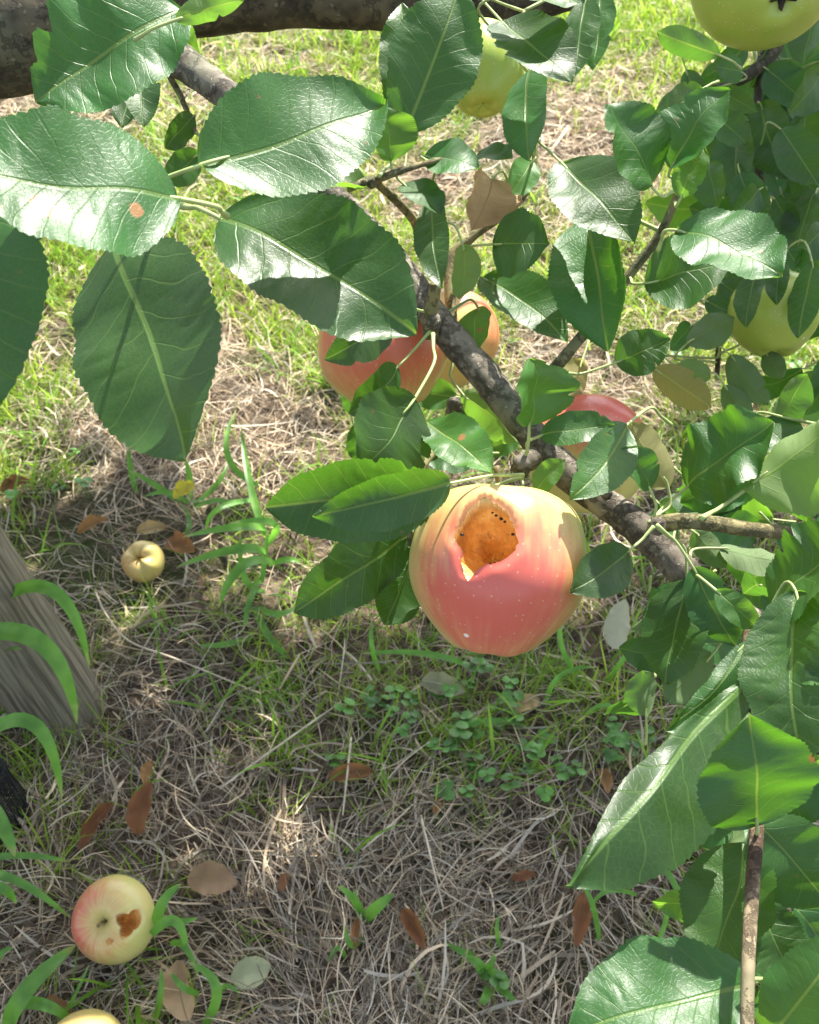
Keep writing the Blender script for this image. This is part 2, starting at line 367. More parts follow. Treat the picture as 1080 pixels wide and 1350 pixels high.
# fibres as ribbons
def ribbons(name, pts, wid, side, colr, mt, kind='stuff', profile=None, label=None, cat=None):
    n, k, _ = pts.shape
    prof = np.ones(k) if profile is None else profile
    hw = wid[:, None] * prof[None] * .5
    a = pts + side[:, None, :] * hw[..., None]; b_ = pts - side[:, None, :] * hw[..., None]
    V = np.stack([a, b_], 2).reshape(-1, 3)
    base = (np.arange(n) * k * 2)[:, None] + (np.arange(k - 1) * 2)[None]
    Fc = np.stack([base, base + 1, base + 3, base + 2], -1).reshape(-1, 4)
    c = np.repeat(colr, k * 2, axis=0)
    o = mkobj(name, V, Fc, mt, colr=c, origin=(0, 0, 0)); tag(o, label, cat, kind=kind); return o
def scatter(n, x0, x1, y0, y1, falloff=True):
    """more density near the camera: y drawn with weight ~ 1/(distance)"""
    u = rng.random(n); a = .35
    y = (y0 + a) * ((y1 + a) / (y0 + a)) ** u - a
    x = x0 + (x1 - x0) * rng.random(n)
    half = .55 + .62 * np.clip(y, 0, 9)
    x = np.where(rng.random(n) < .86, (rng.random(n) * 2 - 1) * half, x)
    return x, y
def greenness(x, y):
    g = vnoise(x * 3.1 + 5, y * 3.1, 11) * .6 + vnoise(x * 9, y * 9, 12) * .4
    g = g - .5
    g += .20 * np.clip((y - .95) / .4, 0, 1)                        # further away it is mostly grass
    g += .24 * np.exp(-(((x - .30) / .22) ** 2 + ((y - .68) / .17) ** 2))   # green patch under the apple
    g += .22 * np.exp(-(((x + .42) / .12) ** 2 + ((y - .60) / .12) ** 2))
    g += .20 * np.exp(-(((x + .15) / .12) ** 2 + ((y - .72) / .10) ** 2))
    g += .22 * np.exp(-(((x + .22) / .12) ** 2 + ((y - .86) / .12) ** 2))
    g -= .26 * np.exp(-(((x + .15) / .42) ** 2 + ((y - .40) / .15) ** 2))
    g -= .22 * np.exp(-(((x + .2) / .9) ** 2 + ((y - 2.2) / .35) ** 2))
    g -= .2 * np.exp(-(((x - .75) / .3) ** 2 + ((y - 1.9) / .25) ** 2))
    g -= .26 * np.exp(-(((x + .10) / .22) ** 2 + ((y - 1.02) / .16) ** 2))
    return g
# dry straw
n = 125000
x, y = scatter(n, -2.4, 2.4, .02, 4.6)
xf = rng.uniform(-1.9, 1.9, 45000); yf = rng.uniform(.95, 3.6, 45000)
x = np.concatenate([x, xf]); y = np.concatenate([y, yf]); n = len(x)
keep = rng.random(n) < np.clip(.78 - greenness(x, y) * 1.1, .25, 1)
x, y = x[keep], y[keep]; n = len(x)
ln = rng.gamma(3.2, .014, n) + .015; ln = np.clip(ln, .015, .16); lw = np.where(rng.random(n) < .09, 2.8, 1.0)
ang = vnoise(x * 4, y * 4, 21) * 6.3 + rng.normal(0, 1.0, n)
pit = rng.normal(0.03, .20, n); cv = rng.normal(0, .6, n); cv2 = rng.normal(0, .5, n)
k = 6; t = np.linspace(-.5, .5, k)[None]
th = ang[:, None] + cv[:, None] * t * 1.3
dx = np.cumsum(np.cos(th), 1) / k * ln[:, None]; dy = np.cumsum(np.sin(th), 1) / k * ln[:, None]
lift = .002 + .022 * rng.random(n) ** 1.6 * (.5 + vnoise(x * 12, y * 12, 31))
zz = hterr(x, y)[:, None] + lift[:, None] + pit[:, None] * ln[:, None] * t + (cv2[:, None]) * ln[:, None] * (t * t - .08)
pts = np.stack([x[:, None] + dx, y[:, None] + dy, np.maximum(zz, hterr(x, y)[:, None] - .004)], -1)
roll = rng.normal(0, .7, n)
sd = np.stack([-np.sin(ang) * np.cos(roll), np.cos(ang) * np.cos(roll), np.sin(roll)], -1)
v = rng.random(n)[:, None] ** 1.3; tint = rng.random(n)[:, None]
sc1 = np.array([[.10, .078, .052]]); sc2 = np.array([[.76, .63, .45]]); cst = sc1 + (sc2 - sc1) * v
cst = np.where((rng.random(n) < np.clip(y - .9, 0, .6))[:, None], cst * .5 + sc2 * .5, cst)  # more straw turns pale further off: sunlit brightness put into its colour
cst = cst * (1 + (tint - .5) * np.array([[.18, 0, -.25]]))
far = 1 + .5 * np.clip(y - 1, 0, 3)
ln = ln
ribbons('dry_grass', pts, (.00055 + .0008 * rng.random(n)) * far * lw, sd, cst, M_STRAW, profile=np.array([.6, 1, 1, 1, .9, .3]))
# fine green grass
def tufts(nt_, per, x0, x1, y0, y1, L0, L1, W0, W1, cols, lean, seed, thr=.0, kk=6):
    tx, ty = scatter(nt_, x0, x1, y0, y1)
    nf = int(nt_ * 1.6)
    tx = np.concatenate([tx, rng.uniform(-1.7, 1.7, nf)]); ty = np.concatenate([ty, rng.uniform(1.0, 3.2, nf)]); nt_ = len(tx)
    g = greenness(tx, ty); kp = rng.random(nt_) < np.clip((g - thr) * 4 + .5, .03, 1); tx, ty = tx[kp], ty[kp]
    m_ = len(tx); n = m_ * per
    bx = np.repeat(tx, per) + rng.normal(0, .009, n); by = np.repeat(ty, per) + rng.normal(0, .009, n)
    L = L0 + (L1 - L0) * rng.random(n) ** 1.4
    a = rng.random(n) * 6.283; le = lean * (.3 + rng.random(n)); cur = rng.random(n) * 1.3
    t = np.linspace(0, 1, kk)[None]
    ph = le[:, None] + cur[:, None] * t
    r = np.cumsum(np.sin(ph), 1) / kk * L[:, None]; z = np.cumsum(np.cos(ph), 1) / kk * L[:, None]
    r -= r[:, :1]; z -= z[:, :1]
    p = np.stack([bx[:, None] + r * np.cos(a)[:, None], by[:, None] + r * np.sin(a)[:, None], (hterr(bx, by))[:, None] + z], -1)
    rr = a + 1.5708 + rng.normal(0, .5, n)
    sd = np.stack([np.cos(rr), np.sin(rr), np.zeros(n)], -1)
    c1, c2 = np.array(cols[0]), np.array(cols[1]); v = rng.random(n)[:, None]
    tv = np.repeat(rng.random(m_), per)[:, None]
    c = c1 + (c2 - c1) * (v * .5 + tv * .5)
    far = 1 + .3 * np.clip(by - 1, 0, 3)
    return p, (W0 + (W1 - W0) * rng.random(n)) * far, sd, c
pr = np.array([.7, 1, 1, .85, .55, .06])
p_, w_, s_, c_ = tufts(9500, 7, -2.4, 2.4, .05, 4.6, .02, .085, .0008, .002, ((.11, .22, .015), (.30, .44, .05)), .5, 1, .02)
ribbons('green_grass', p_, w_, s_, c_, M_GRASS, profile=pr)
p_, w_, s_, c_ = tufts(900, 5, -2.4, 2.4, .1, 4.6, .04, .12, .0025, .0045, ((.09, .23, .02), (.22, .40, .05)), .6, 2, .02)
ribbons('broad_green_grass', p_, w_, s_, c_, M_GRASS, profile=pr)

# ------------------------------------------------------------------ leaves
NU, NS = 112, 22
def wprof(u, tip=.55):
    a, b_ = .58, .66
    w_ = np.clip(u, 0, 1) ** a * np.clip(1 - u, 0, 1) ** b_
    pk = a / (a + b_); w_ /= pk ** a * (1 - pk) ** b_
    ac = np.exp(-((1 - u) / .09) ** 2) * .10
    return np.clip(w_ - ac * (u < 1) * w_ * 3, 0, 1)
def blade(B, T, nrm, hw, bend=.05, curve=0., fa=12, fb=12, curl=0., und=.02, puck=.004, droop=0., seed=0, spots=(), nu=NU, ns=NS, serr=.035, twist=0., sharp=False, slim=(1., 1.)):
    """leaf blade from base B to tip T; nrm is the upper face; fa folds the s>0 half, fb the s<0 half"""
    B = np.array(B, float); T = np.array(T, float); a = T - B; L = np.linalg.norm(a); a /= L
    nrm = np.array(nrm, float); nrm -= a * nrm.dot(a); nrm /= np.linalg.norm(nrm); side = np.cross(nrm, a)
    rs = np.random.default_rng(seed + 17)
    curve = curve + rs.normal(0, .022); twist = twist + rs.normal(0, 7)
    ph = rs.random(6) * 6.28
    u = np.linspace(0, 1, nu)[:, None]; s = np.linspace(-1, 1, ns)[None]
    saw = np.mod(u * 27 + .15 * np.sin(u * 40 + ph[0]), 1.0); saw = saw ** .8 * (saw < .86) + (saw >= .86) * (1 - saw) * 6
    W = hw * wprof(u ** (1 + rs.normal(0, .06))) * (1 + .03 * np.sin(u * 9 + ph[1]) + .02 * np.sin(u * 23 + ph[2]))
    if rs.random() < .35 and nu > 60:
        for _ in range(int(rs.integers(1, 3))):
            u0 = rs.uniform(.2, .9); sg = rs.choice((-1, 1)); W = W * (1 - np.clip(s * sg, 0, 1) ** .5 * rs.uniform(.12, .32) * np.exp(-((u - u0) / rs.uniform(.012, .04)) ** 2))
    sr = serr * hw * 1.4 * (saw - .4) * np.clip((1 - u) * 8, 0, 1) * np.clip(u * 8, 0, 1)
    Wl = W + sr * np.clip((np.abs(s) - .8) * 5, 0, 1)
    Wl = np.where(np.arange(nu)[:, None] % (nu - 1) == 0, hw * .015, Wl)
    lat = Wl * s * np.where(s > 0, slim[0], slim[1])
    tw = R(twist) * (u - .5)
    f = np.where(s > 0, R(fa), R(fb)) * ((.35 + .65 * np.abs(s)) if not sharp else 1.0) * np.ones_like(u) * np.ones_like(s)
    sa = lat * np.cos(f); na = np.abs(lat) * np.sin(f)
    na = na + curl * hw * np.abs(s) ** 3 * np.clip(np.sin(u * math.pi), 0, 1)
    na = na + und * hw * np.abs(s) ** 1.6 * (np.sin(u * 15 + ph[3] + (s > 0) * 2.1) + .6 * np.sin(u * 27 + ph[4] - (s > 0) * 1.1)) * np.clip(np.sin(u * math.pi) * 1.5, 0, 1)
    vv = np.abs(lat) / L
    q = (u - .85 * vv + .9 * vv * vv + .025 + (s > 0) * .055) * (7.2 + 2.4 * rs.random()) + .35 * np.sin(u * 11 + ph[5]) + .25 * np.sin(vv * 30 + ph[0] + u * 17)
    puck = puck * (.45 + .55 * np.sin(u * 5 + ph[2] + s * 2) ** 2)
    na = na + .05 * hw * np.sin(u * 6.5 + s * 2.2 + ph[1]) + .03 * hw * np.sin(u * 12 - s * 3.1 + ph[3])
    na = na + puck * L * (np.abs(np.sin(math.pi * (q - .5))) ** .7) * np.clip(np.sin(np.abs(s) * math.pi), 0, 1) * np.clip(np.sin(u * math.pi), 0, 1)
    na = na + puck * L * .12 * np.sin(q * 14 + vv * 80) * np.clip(np.sin(np.abs(s) * math.pi), 0, 1) * .5
    sa2 = sa * np.cos(tw) - na * np.sin(tw); na2 = sa * np.sin(tw) + na * np.cos(tw)
    cu = 4 * u * (1 - u)
    V = B + (a * L * u)[..., None] * 1.0 if False else (B[None, None] + (u * L)[..., None] * a + (bend * L * cu - droop * L * u ** 2.2)[..., None] * nrm + (curve * L * cu)[..., None] * side)
    V = V + sa2[..., None] * side + na2[..., None] * nrm
    uv = np.stack([u * np.ones_like(s), lat / L], -1)
    dmg = np.zeros((nu, ns))
    for (su, sv, r_) in spots:
        dmg = np.maximum(dmg, np.clip(1.15 - np.sqrt(((u - su)) ** 2 + (lat / L - sv) ** 2) / r_ * .65, 0, 1))
    # browned tip/edge freckles
    c = np.stack([dmg, dmg, dmg], -1)
    Fc = gridfaces(nu, ns)[:, ::-1]
    return V.reshape(-1, 3), Fc, uv.reshape(-1, 2), c.reshape(-1, 3)

UPH = (UPV + RT * .35).normalized()
TREE = root('apple_tree', (-1.15, 1.0, 0), 'apple tree with spotted grey branches, serrated green leaves and hanging apples', 'tree')
TW = []           # sampled twig points (world, radius)
def wood(name, spec, mt, bump=.06, m=14, n=10, seed=0):
    pts = [P(x, y, d) if not isinstance(x, Vector) else x for (x, y, d, r) in spec]
    rad = [r / F * d if not isinstance(x, Vector) else r for (x, y, d, r) in spec]
    mb = MB(); mb.tube(pts, rad, n, m, bump, seed)
    p, r = catmull(pts, rad, n)
    for q, rr in zip(p, r): TW.append((*q, rr))
    return mb, pts
def branch(spec, mt, bump=.06, m=14, seed=0, knots=(), name='branch'):
    mb, pts = wood(name, spec, mt, bump, m, 10, seed)
    for (x, y, d, r) in knots:
        c = P(x, y, d + r / F * d * .6); rr = r / F * d * .62
        mb.tube([c - UPV * rr * .8 + FWD * rr, c - FWD * rr * .2, c - FWD * rr * .9 + UPV * rr * .3], [rr * 1.1, rr, rr * .45], 5, 10, .25, seed + 3)
    return mb.build(name, mt, TREE)
LIMB_END = P(-260, 120, .80)
# trunk (left, out of frame) and heavy limbs
mb = MB(); mb.tube([(-1.15, 1.0, -.05), (-1.13, 1.0, .35), (-1.08, .98, .75), (-1.15, 1.0, 1.3), (-1.1, 1.1, 1.9)], [.085, .07, .065, .05, .03], 10, 24, .08, 5)
mb.build('trunk', M_LIMB, TREE)
mb = MB(); lp = [Vector((-1.10, .98, .62)), Vector((-.75, .78, .66)), P(-60, 62, .72), P(60, 34, .71), P(200, 8, .70), P(380, -6, .70), P(560, 2, .71), P(690, 4, .72), P(790, -20, .74), P(900, -90, .80)]
mb.tube(lp, [.05, .042, .036, .0335, .025, .0215, .020, .013, .008, .004], 12, 26, .05, 9); mb.build('limb', M_LIMB, TREE)
for q in catmull(lp, [.03] * len(lp), 12)[0]: TW.append((*q, .02))
branch([(150, 20, .66, 21.8), (215, 62, .60, 22.7), (262, 98, .57, 21.0), (330, 150, .55, 19.3), (430, 250, .54, 18.5), (520, 345, .53, 19.3), (575, 420, .52, 20.2), (640, 497, .51, 21.0), (690, 560, .50, 19.3), (735, 612, .495, 21.8), (790, 658, .49, 20.2), (850, 702, .485, 22.7), (900, 752, .48, 21.0), (955, 795, .47, 17.6), (1010, 822, .46, 14.3), (1090, 850, .47, 10.9), (1190, 870, .5, 7.6)],
       M_BARK, .07, 22, 2, knots=((572, 420, .50, 14), (700, 600, .475, 18), (868, 690, .455, 16), (600, 530, .50, 13), (800, 650, .475, 10)))
branch([(1005, 822, .455, 12), (990, 842, .44, 11), (990, 880, .43, 10), (993, 960, .41, 9.5), (998, 1080, .385, 9.5), (991, 1180, .365, 9.5), (986, 1290, .34, 9), (984, 1420, .32, 9)], M_SHOOT, .06, 14, 4, knots=((990, 905, .42, 8), (998, 1092, .38, 8), (992, 1200, .365, 8), (988, 845, .435, 12)))
branch([(862, 692, .47, 13), (905, 687, .462, 11), (945, 691, .46, 11), (1000, 699, .46, 10), (1095, 704, .47, 9), (1180, 690, .5, 8)], M_TWIG, .06, 12, 6, knots=((905, 684, .455, 11), (945, 690, .452, 8)))
branch([(690, 560, .505, 8), (716, 505, .50, 8), (745, 470, .49, 8), (790, 415, .485, 7), (838, 352, .48, 6.5), (872, 305, .475, 6), (893, 255, .465, 5), (903, 205, .46, 3)], M_TWIG, .05, 12, 7, knots=((728, 486, .485, 9),))
branch([(568, 445, .51, 11), (568, 418, .505, 10), (573, 385, .497, 8), (574, 374, .495, 8)], M_TWIG, .08, 12, 8)
branch([(598, 470, .55, 9), (594, 350, .56, 7), (620, 315, .56, 6), (660, 285, .56, 6), (690, 258, .555, 5), (705, 215, .55, 4), (700, 100, .55, 3), (690, 15, .6, 3)], M_TWIG, .05, 10, 9)
branch([(560, 330, .56, 7), (545, 290, .53, 6), (505, 248, .50, 6), (487, 238, .48, 6), (460, 250, .47, 4)], M_TWIG, .05, 10, 10, knots=((490, 240, .475, 8),))
branch([(487, 240, .485, 5), (510, 232, .48, 5), (545, 220, .48, 4), (600, 205, .49, 3)], M_TWIG, .05, 10, 11)
branch([(1044, 20, .80, 8), (1018, 70, .79, 9), (985, 100, .78, 8), (950, 115, .77, 5), (890, 130, .76, 3)], M_LIMB, .05, 10, 12)
branch([(1005, 70, .80, 6), (998, 160, .78, 6), (1002, 270, .76, 6), (990, 350, .74, 5), (952, 440, .72, 4), (945, 500, .72, 3)], M_LIMB, .05, 10, 13)
branch([(1120, 230, .80, 8), (1065, 300, .77, 6), (1010, 350, .74, 5), (975, 378, .73, 5)], M_LIMB, .05, 10, 14)
branch([(685, 625, .475, 12), (690, 610, .47, 13), (706, 600, .475, 12)], M_BARK, .2, 12, 15)
branch([(230, 60, .61, 6), (222, 92, .60, 5), (240, 130, .585, 4), (258, 175, .57, 3)], M_TWIG, .05, 8, 16)
branch([(600, 530, .52, 11), (590, 570, .52, 9), (560, 610, .50, 6), (545, 655, .49, 4), (540, 720, .48, 3)], M_TWIG, .08, 10, 17)
branch([(1080, 560, .50, 5), (1100, 700, .47, 6)], M_TWIG, .05, 8, 18)
TWA = None

leafcount = [0]
def leaf(bx, by, bd, tx, ty, td, W, roll=0, fu=14, fd=14, side='t', mt=None, bend=.06, curve=0., curl=0., und=.03, puck=.005, droop=0., spots=(), at=None, twist=0., name='leaf', stalk=True, serr=.04, sharp=False, slim=1.):
    """image-space endpoints with their own metric depth; roll tips the face towards the sky"""
    global TWA
    if roll <= -10 and side == 't' and mt is None: roll = -5; fu *= .4; fd *= .4; bend *= .4
    B, T = P(bx, by, bd), P(tx, ty, td)
    a = (T - B).normalized(); mid = (B + T) / 2
    back = (CAM - mid).normalized(); back = (back - a * back.dot(a)).normalized()
    S0 = a.cross(back).normalized()
    if S0.dot(UPH) < 0: S0 = -S0
    hv = (SUN + back).normalized()
    rh = math.degrees(math.atan2(hv.dot(S0), hv.dot(back))); rg = math.degrees(math.atan2(-SUN.dot(back), max(.25, SUN.dot(S0))))
    rg = max(-30, min(30, rg)); sp_ = max(22, min(58, rh - rg))
    roll = rg + (roll + 6.5) * sp_ / 40.5
    roll = max(-50, min(66, roll))
    n_ = back * math.cos(R(roll)) + S0 * math.sin(R(roll))
    if side == 'u': n_ = -n_
    sv = n_.cross(a)
    hw = W / F * (bd + td) / 2 / 2 / max(.5, math.cos(R(roll)))
    hw /= 1 if sharp else max(.5, math.cos(R((fu + fd) / 2)))
    upside = sv.dot(S0) > 0
    fa, fb = (fu, fd) if upside else (fd, fu)
    leafcount[0] += 1; i = leafcount[0]
    V, Fc, uv, c = blade(B, T, n_, hw, bend, curve if upside else -curve, fa, fb, curl, und, puck, droop, i, spots, serr=serr, twist=twist, sharp=sharp, slim=(slim, 1.) if upside else (1., slim))
    o = mkobj(name, V, Fc, mt or M_LEAF, TREE, uv=uv, colr=c)
    if stalk:
        if TWA is None: TWA = np.array(TW)
        if at is None:
            dd = np.linalg.norm(TWA[:, :3] - np.array(B)[None], axis=1) + .5 * np.maximum(0, (TWA[:, :3] - np.array(B)[None]) @ np.array(a))
            j = int(dd.argmin()); E = Vector(TWA[j, :3])
            if (E - B).length > .075: E = B - a * .02 + FWD * .006 
        else: E = P(*at)
        dist = (E - B).length
        m1 = B - a * dist * .28 + (E - B) * .22
        rb = min(.0011, max(.0007, hw * .035))
        s = B + a * .0015
        mb = MB(); mb.tube([E, (E + m1) / 2, m1, s, B + a * hw * .5 - n_ * .0006], [rb * 1.5, rb * 1.1, rb, rb * .95, rb * .5], 5, 7)
        pt = mb.build('petiole', M_PET, None, origin=(0, 0, 0))
        pt.parent = o
        pt.location = (0, 0, 0)
        pt.data.transform(Matrix.Translation(-Vector(PL[TREE.name])))
    return o
Y_, O_, D_ = M_PALE, M_OLIVE, M_DEAD
# --- top left
leaf(242, 12, .45, 48, 136, .43, 150, 18, 10, 22, puck=.009, und=.06)
leaf(236, 262, .34, -70, 222, .30, 165, 27, 8, 6, curve=-.06, puck=.006, spots=((.64, .12, .06), (.24, .10, .035)), at=(300, 285, .37))
leaf(-35, 238, .33, -22, 560, .31, 195, 5, 12, 12, puck=.007)
leaf(150, 318, .42, 246, 606, .37, 198, -16, 10, 12, bend=-.03, puck=.008, at=(120, 290, .46))
leaf(264, 218, .362, 509, 134, .392, 145, 26, 16, 12, bend=.0, puck=.004, und=.02, at=(222, 240, .42))
leaf(290, 288, .41, 549, 440, .40, 165, 14, 14, 18, bend=.07, puck=.010, und=.05, at=(240, 272, .42))
leaf(262, 202, .55, 214, 240, .54, 42, -10)
leaf(188, 78, .60, 160, 168, .58, 44, -20, 20, 20)
leaf(196, 84, .58, 190, 168, .56, 52, 15, 25, 20)
leaf(228, 34, .64, 262, 72, .63, 42, -15, mt=Y_)
leaf(256, 152, .57, 218, 196, .56, 34, -15)
leaf(232, 26, .40, 322, 0, .41, 34, -30, side='u', mt=Y_)
leaf(482, 243, .48, 368, 239, .46, 62, 30, 12, 45, mt=Y_, spots=((.24, .03, .05),))
leaf(534, 176, .49, 607, -18, .485, 116, 8, 8, 12, bend=.04, puck=.005, at=(500, 232, .475))
leaf(538, 168, .52, 530, 4, .52, 66, 25, 14, 14, und=.09, at=(505, 235, .48))
leaf(515, 213, .48, 506, 140, .47, 48, 30, 35, 5, mt=Y_)
leaf(560, 206, .49, 632, 222, .48, 44, 25, 12, 10)
leaf(628, 206, .52, 676, 208, .51, 26, 45)
leaf(661, 28, .52, 753, 109, .49, 80, 30, 10, 20, at=(690, 15, .6))
leaf(772, -5, .60, 757, 102, .58, 46, -20, 10, 20)
leaf(792, -8, .62, 782, 92, .60, 42, -15)
leaf(662, -8, .5, 765, 6, .5, 34, 42)
leaf(700, 90, .53, 698, 212, .50, 58, -15, 15, 20)
leaf(702, 212, .54, 670, 264, .53, 40, 10, mt=Y_)
leaf(570, 262, .50, 582, 380, .47, 46, -5, 14, 16)
leaf(532, 243, .49, 582, 282, .48, 38, 40)
leaf(648, 236, .53, 622, 304, .52, 66, 10, 25, 30, mt=M_TAN, und=.18, puck=.02, curl=.5)
leaf(651, 322, .51, 724, 320, .49, 86, -25, 12, 12, at=(625, 330, .55))
leaf(740, 214, .49, 836, 320, .46, 96, 22, 10, 16, at=(705, 205, .55))
leaf(858, 246, .455, 799, 138, .44, 76, 28, 12, 12, puck=.012)
leaf(925, 118, .60, 858, 160, .58, 44, -20)
leaf(884, 222, .455, 962, 116, .44, 72, 25, 12, 14, puck=.008)
leaf(897, 262, .455, 928, 192, .45, 42, -10, mt=Y_)
leaf(949, 73, .62, 866, 42, .60, 36, -40, side='u')
leaf(980, 96, .74, 942, 88, .73, 34, -10)
leaf(893, 303, .44, 1032, 362, .41, 96, 28, 8, 16, bend=.05, puck=.007, und=.06, at=(868, 330, .455))
leaf(850, 374, .47, 964, 346, .45, 92, 8, 14, 10, puck=.006)
leaf(776, 288, .50, 802, 464, .47, 98, 5, 42, 30, puck=.006)
leaf(812, 478, .50, 884, 446, .49, 60, -20, 12, 14, at=(730, 492, .487))
leaf(862, 486, .56, 938, 538, .55, 48, -20, side='u', mt=O_)
leaf(768, 474, .57, 748, 530, .56, 46, -10, side='u', mt=O_)
leaf(905, 453, .68, 968, 418, .67, 44, 10, side='u')
leaf(912, 428, .70, 884, 462, .69, 30, 0)
leaf(930, 396, .71, 978, 418, .70, 30, -20)
leaf(950, 372, .72, 990, 396, .71, 34, -25)
leaf(1036, 326, .72, 1072, 388, .70, 40, -20)
leaf(1050, 372, .70, 1046, 418, .69, 22, -10)
leaf(1002, 352, .66, 984, 432, .65, 34, -5)
leaf(1072, 345, .66, 1052, 446, .65, 40, -12)
leaf(1030, 345, .66, 1024, 402, .65, 30, 10)
leaf(963, 468, .69, 1014, 534, .68, 40, 0, side='u')
leaf(1008, 464, .70, 1032, 498, .69, 30, 0, side='u')
leaf(892, 482, .68, 937, 498, .67, 38, 5, side='u', mt=Y_)
leaf(955, 508, .69, 990, 562, .68, 34, 0, side='u')
leaf(1018, 566, .52, 1064, 493, .50, 42, 0, side='u')
leaf(906, 642, .50, 1020, 556, .47, 104, 12, 12, 10, und=.1, puck=.009)
leaf(998, 556, .52, 1052, 606, .50, 56, 30)
leaf(982, 646, .47, 1100, 556, .44, 120, 10, 40, 12, side='u', at=(925, 683, .455), mt=Y_)
# --- centre
leaf(592, 650, .455, 350, 669, .44, 112, 2, 34, 2, bend=.05, puck=.006, at=(690, 628, .465))
leaf(594, 637, .435, 412, 680, .415, 76, 3, 34, 2, bend=.02, puck=.005, mt=M_LEAF, at=(690, 626, .46))
leaf(545, 702, .49, 389, 808, .47, 86, -22, 10, 10, puck=.006)
leaf(540, 738, .50, 508, 824, .49, 66, -28, 10, 14)
leaf(548, 524, .47, 474, 624, .45, 112, -22, 8, 14, puck=.006, at=(571, 440, .50))
leaf(517, 416, .49, 428, 474, .47, 58, 0, 16, 10, at=(566, 412, .505))
leaf(524, 484, .50, 460, 546, .48, 56, -6, 14, 10, mt=M_LEAF, at=(568, 436, .505))
leaf(611, 322, .52, 605, 394, .51, 38, -5, side='u', mt=Y_)
leaf(632, 406, .52, 628, 466, .51, 46, -10, mt=Y_, spots=((.55, .12, .05),))
leaf(636, 366, .53, 748, 452, .50, 66, 20, 14, 22)
leaf(698, 561, .46, 698, 472, .45, 82, 30, 16, 20, mt=Y_, bend=.1, at=(690, 612, .47))
leaf(560, 556, .48, 648, 624, .455, 66, 22, 12, 22, mt=Y_, und=.1, spots=((.5, .07, .04),))
leaf(608, 518, .54, 682, 582, .53, 56, -15, side='u', mt=Y_)
leaf(712, 574, .46, 810, 560, .45, 46, 12, 12, 18)
leaf(826, 560, .46, 751, 658, .43, 66, 10, 8, 20, at=(885, 560, .50))
leaf(882, 642, .48, 832, 556, .47, 58, 5, side='u', at=(855, 690, .475), mt=O_)
leaf(857, 644, .46, 820, 590, .45, 46, -8, 10, 30, at=(862, 690, .465))
leaf(829, 726, .45, 751, 780, .43, 64, 10, 10, 14, at=(862, 694, .455))
leaf(707, 648, .455, 744, 606, .45, 34, 10, mt=Y_)
leaf(906, 764, .47, 878, 902, .46, 84, -25, 12, 10, at=(868, 696, .455))
leaf(914, 748, .455, 970, 852, .45, 62, -12, 26, 12, at=(866, 692, .45))
leaf(944, 778, .44, 1000, 828, .435, 38, 0, 14, 14, mt=Y_)
leaf(948, 722, .50, 1045, 742, .49, 34, 40, side='u')
leaf(915, 700, .50, 958, 748, .50, 36, 0, side='u')
leaf(1022, 806, .44, 1115, 706, .41, 96, 30, 10, 16, puck=.008, at=(985, 838, .44))
leaf(1050, 778, .42, 1058, 1012, .39, 118, 2, 10, 16, puck=.016, at=(990, 846, .435))
leaf(1056, 895, .40, 1105, 888, .39, 30, 20, mt=Y_)
leaf(986, 846, .43, 878, 964, .42, 84, -8, -42, 8, slim=.3, puck=.004, sharp=True, at=(990, 850, .43))
leaf(940, 862, .47, 880, 926, .46, 54, -5, side='u')
leaf(852, 944, .55, 848, 884, .54, 42, -5, side='u')
# --- lower right
leaf(984, 898, .415, 748, 1168, .352, 175, -8, -42, 5, slim=.26, bend=.04, curve=.05, puck=.003, sharp=True, at=(992, 880, .42))
leaf(998, 1088, .375, 989, 942, .355, 150, -24, 10, 10, puck=.004, und=.05, mt=M_LEAF, spots=((.62, -.42, .05),))
leaf(984, 1112, .40, 938, 1275, .38, 118, -8, 14, 12)
leaf(1000, 1085, .385, 1095, 1195, .38, 118, -25, 8, 8)
leaf(996, 1296, .365, 748, 1362, .35, 162, 26, 6, 10, puck=.008, und=.05, at=(986, 1290, .355))
leaf(1012, 1372, .36, 1120, 1228, .35, 96, 10, 10, 10, mt=Y_, puck=.008)
leaf(1000, 1188, .38, 1056, 1305, .375, 80, 8, 10, 14, puck=.012, serr=.06)
# --- shaded leaves top right
for a_ in ((968, 158, .76, 974, 264, .75, 52), (1002, 136, .77, 1040, 236, .75, 62), (1062, 150, .78, 1064, 232, .76, 50), (1010, 90, .78, 1070, 140, .77, 50),
           (1030, 170, .73, 1080, 246, .72, 56), (1075, 255, .74, 1052, 330, .73, 46), (975, 228, .74, 1010, 300, .73, 48), (1085, 95, .74, 1040, 150, .73, 44), (940, 150, .72, 985, 190, .72, 40),
           (1000, 250, .72, 960, 300, .71, 40), (1078, 20, .76, 1060, 85, .75, 40), (905, 96, .77, 935, 150, .76, 30), (1085, 300, .72, 1046, 352, .71, 36), (935, 215, .71, 948, 275, .70, 42), (1030, 60, .80, 990, 115, .79, 40),
           (985, 60, .79, 930, 100, .78, 34), (1046, 232, .77, 1090, 262, .76, 40), (945, 118, .77, 998, 148, .76, 28), (1022, 262, .75, 1052, 312, .74, 34), (1040, 78, .79, 1085, 62, .78, 24)):
    leaf(*a_, -12, 16, 14, mt=(Y_ if a_[0] in (1040, 945) else M_LEAF))

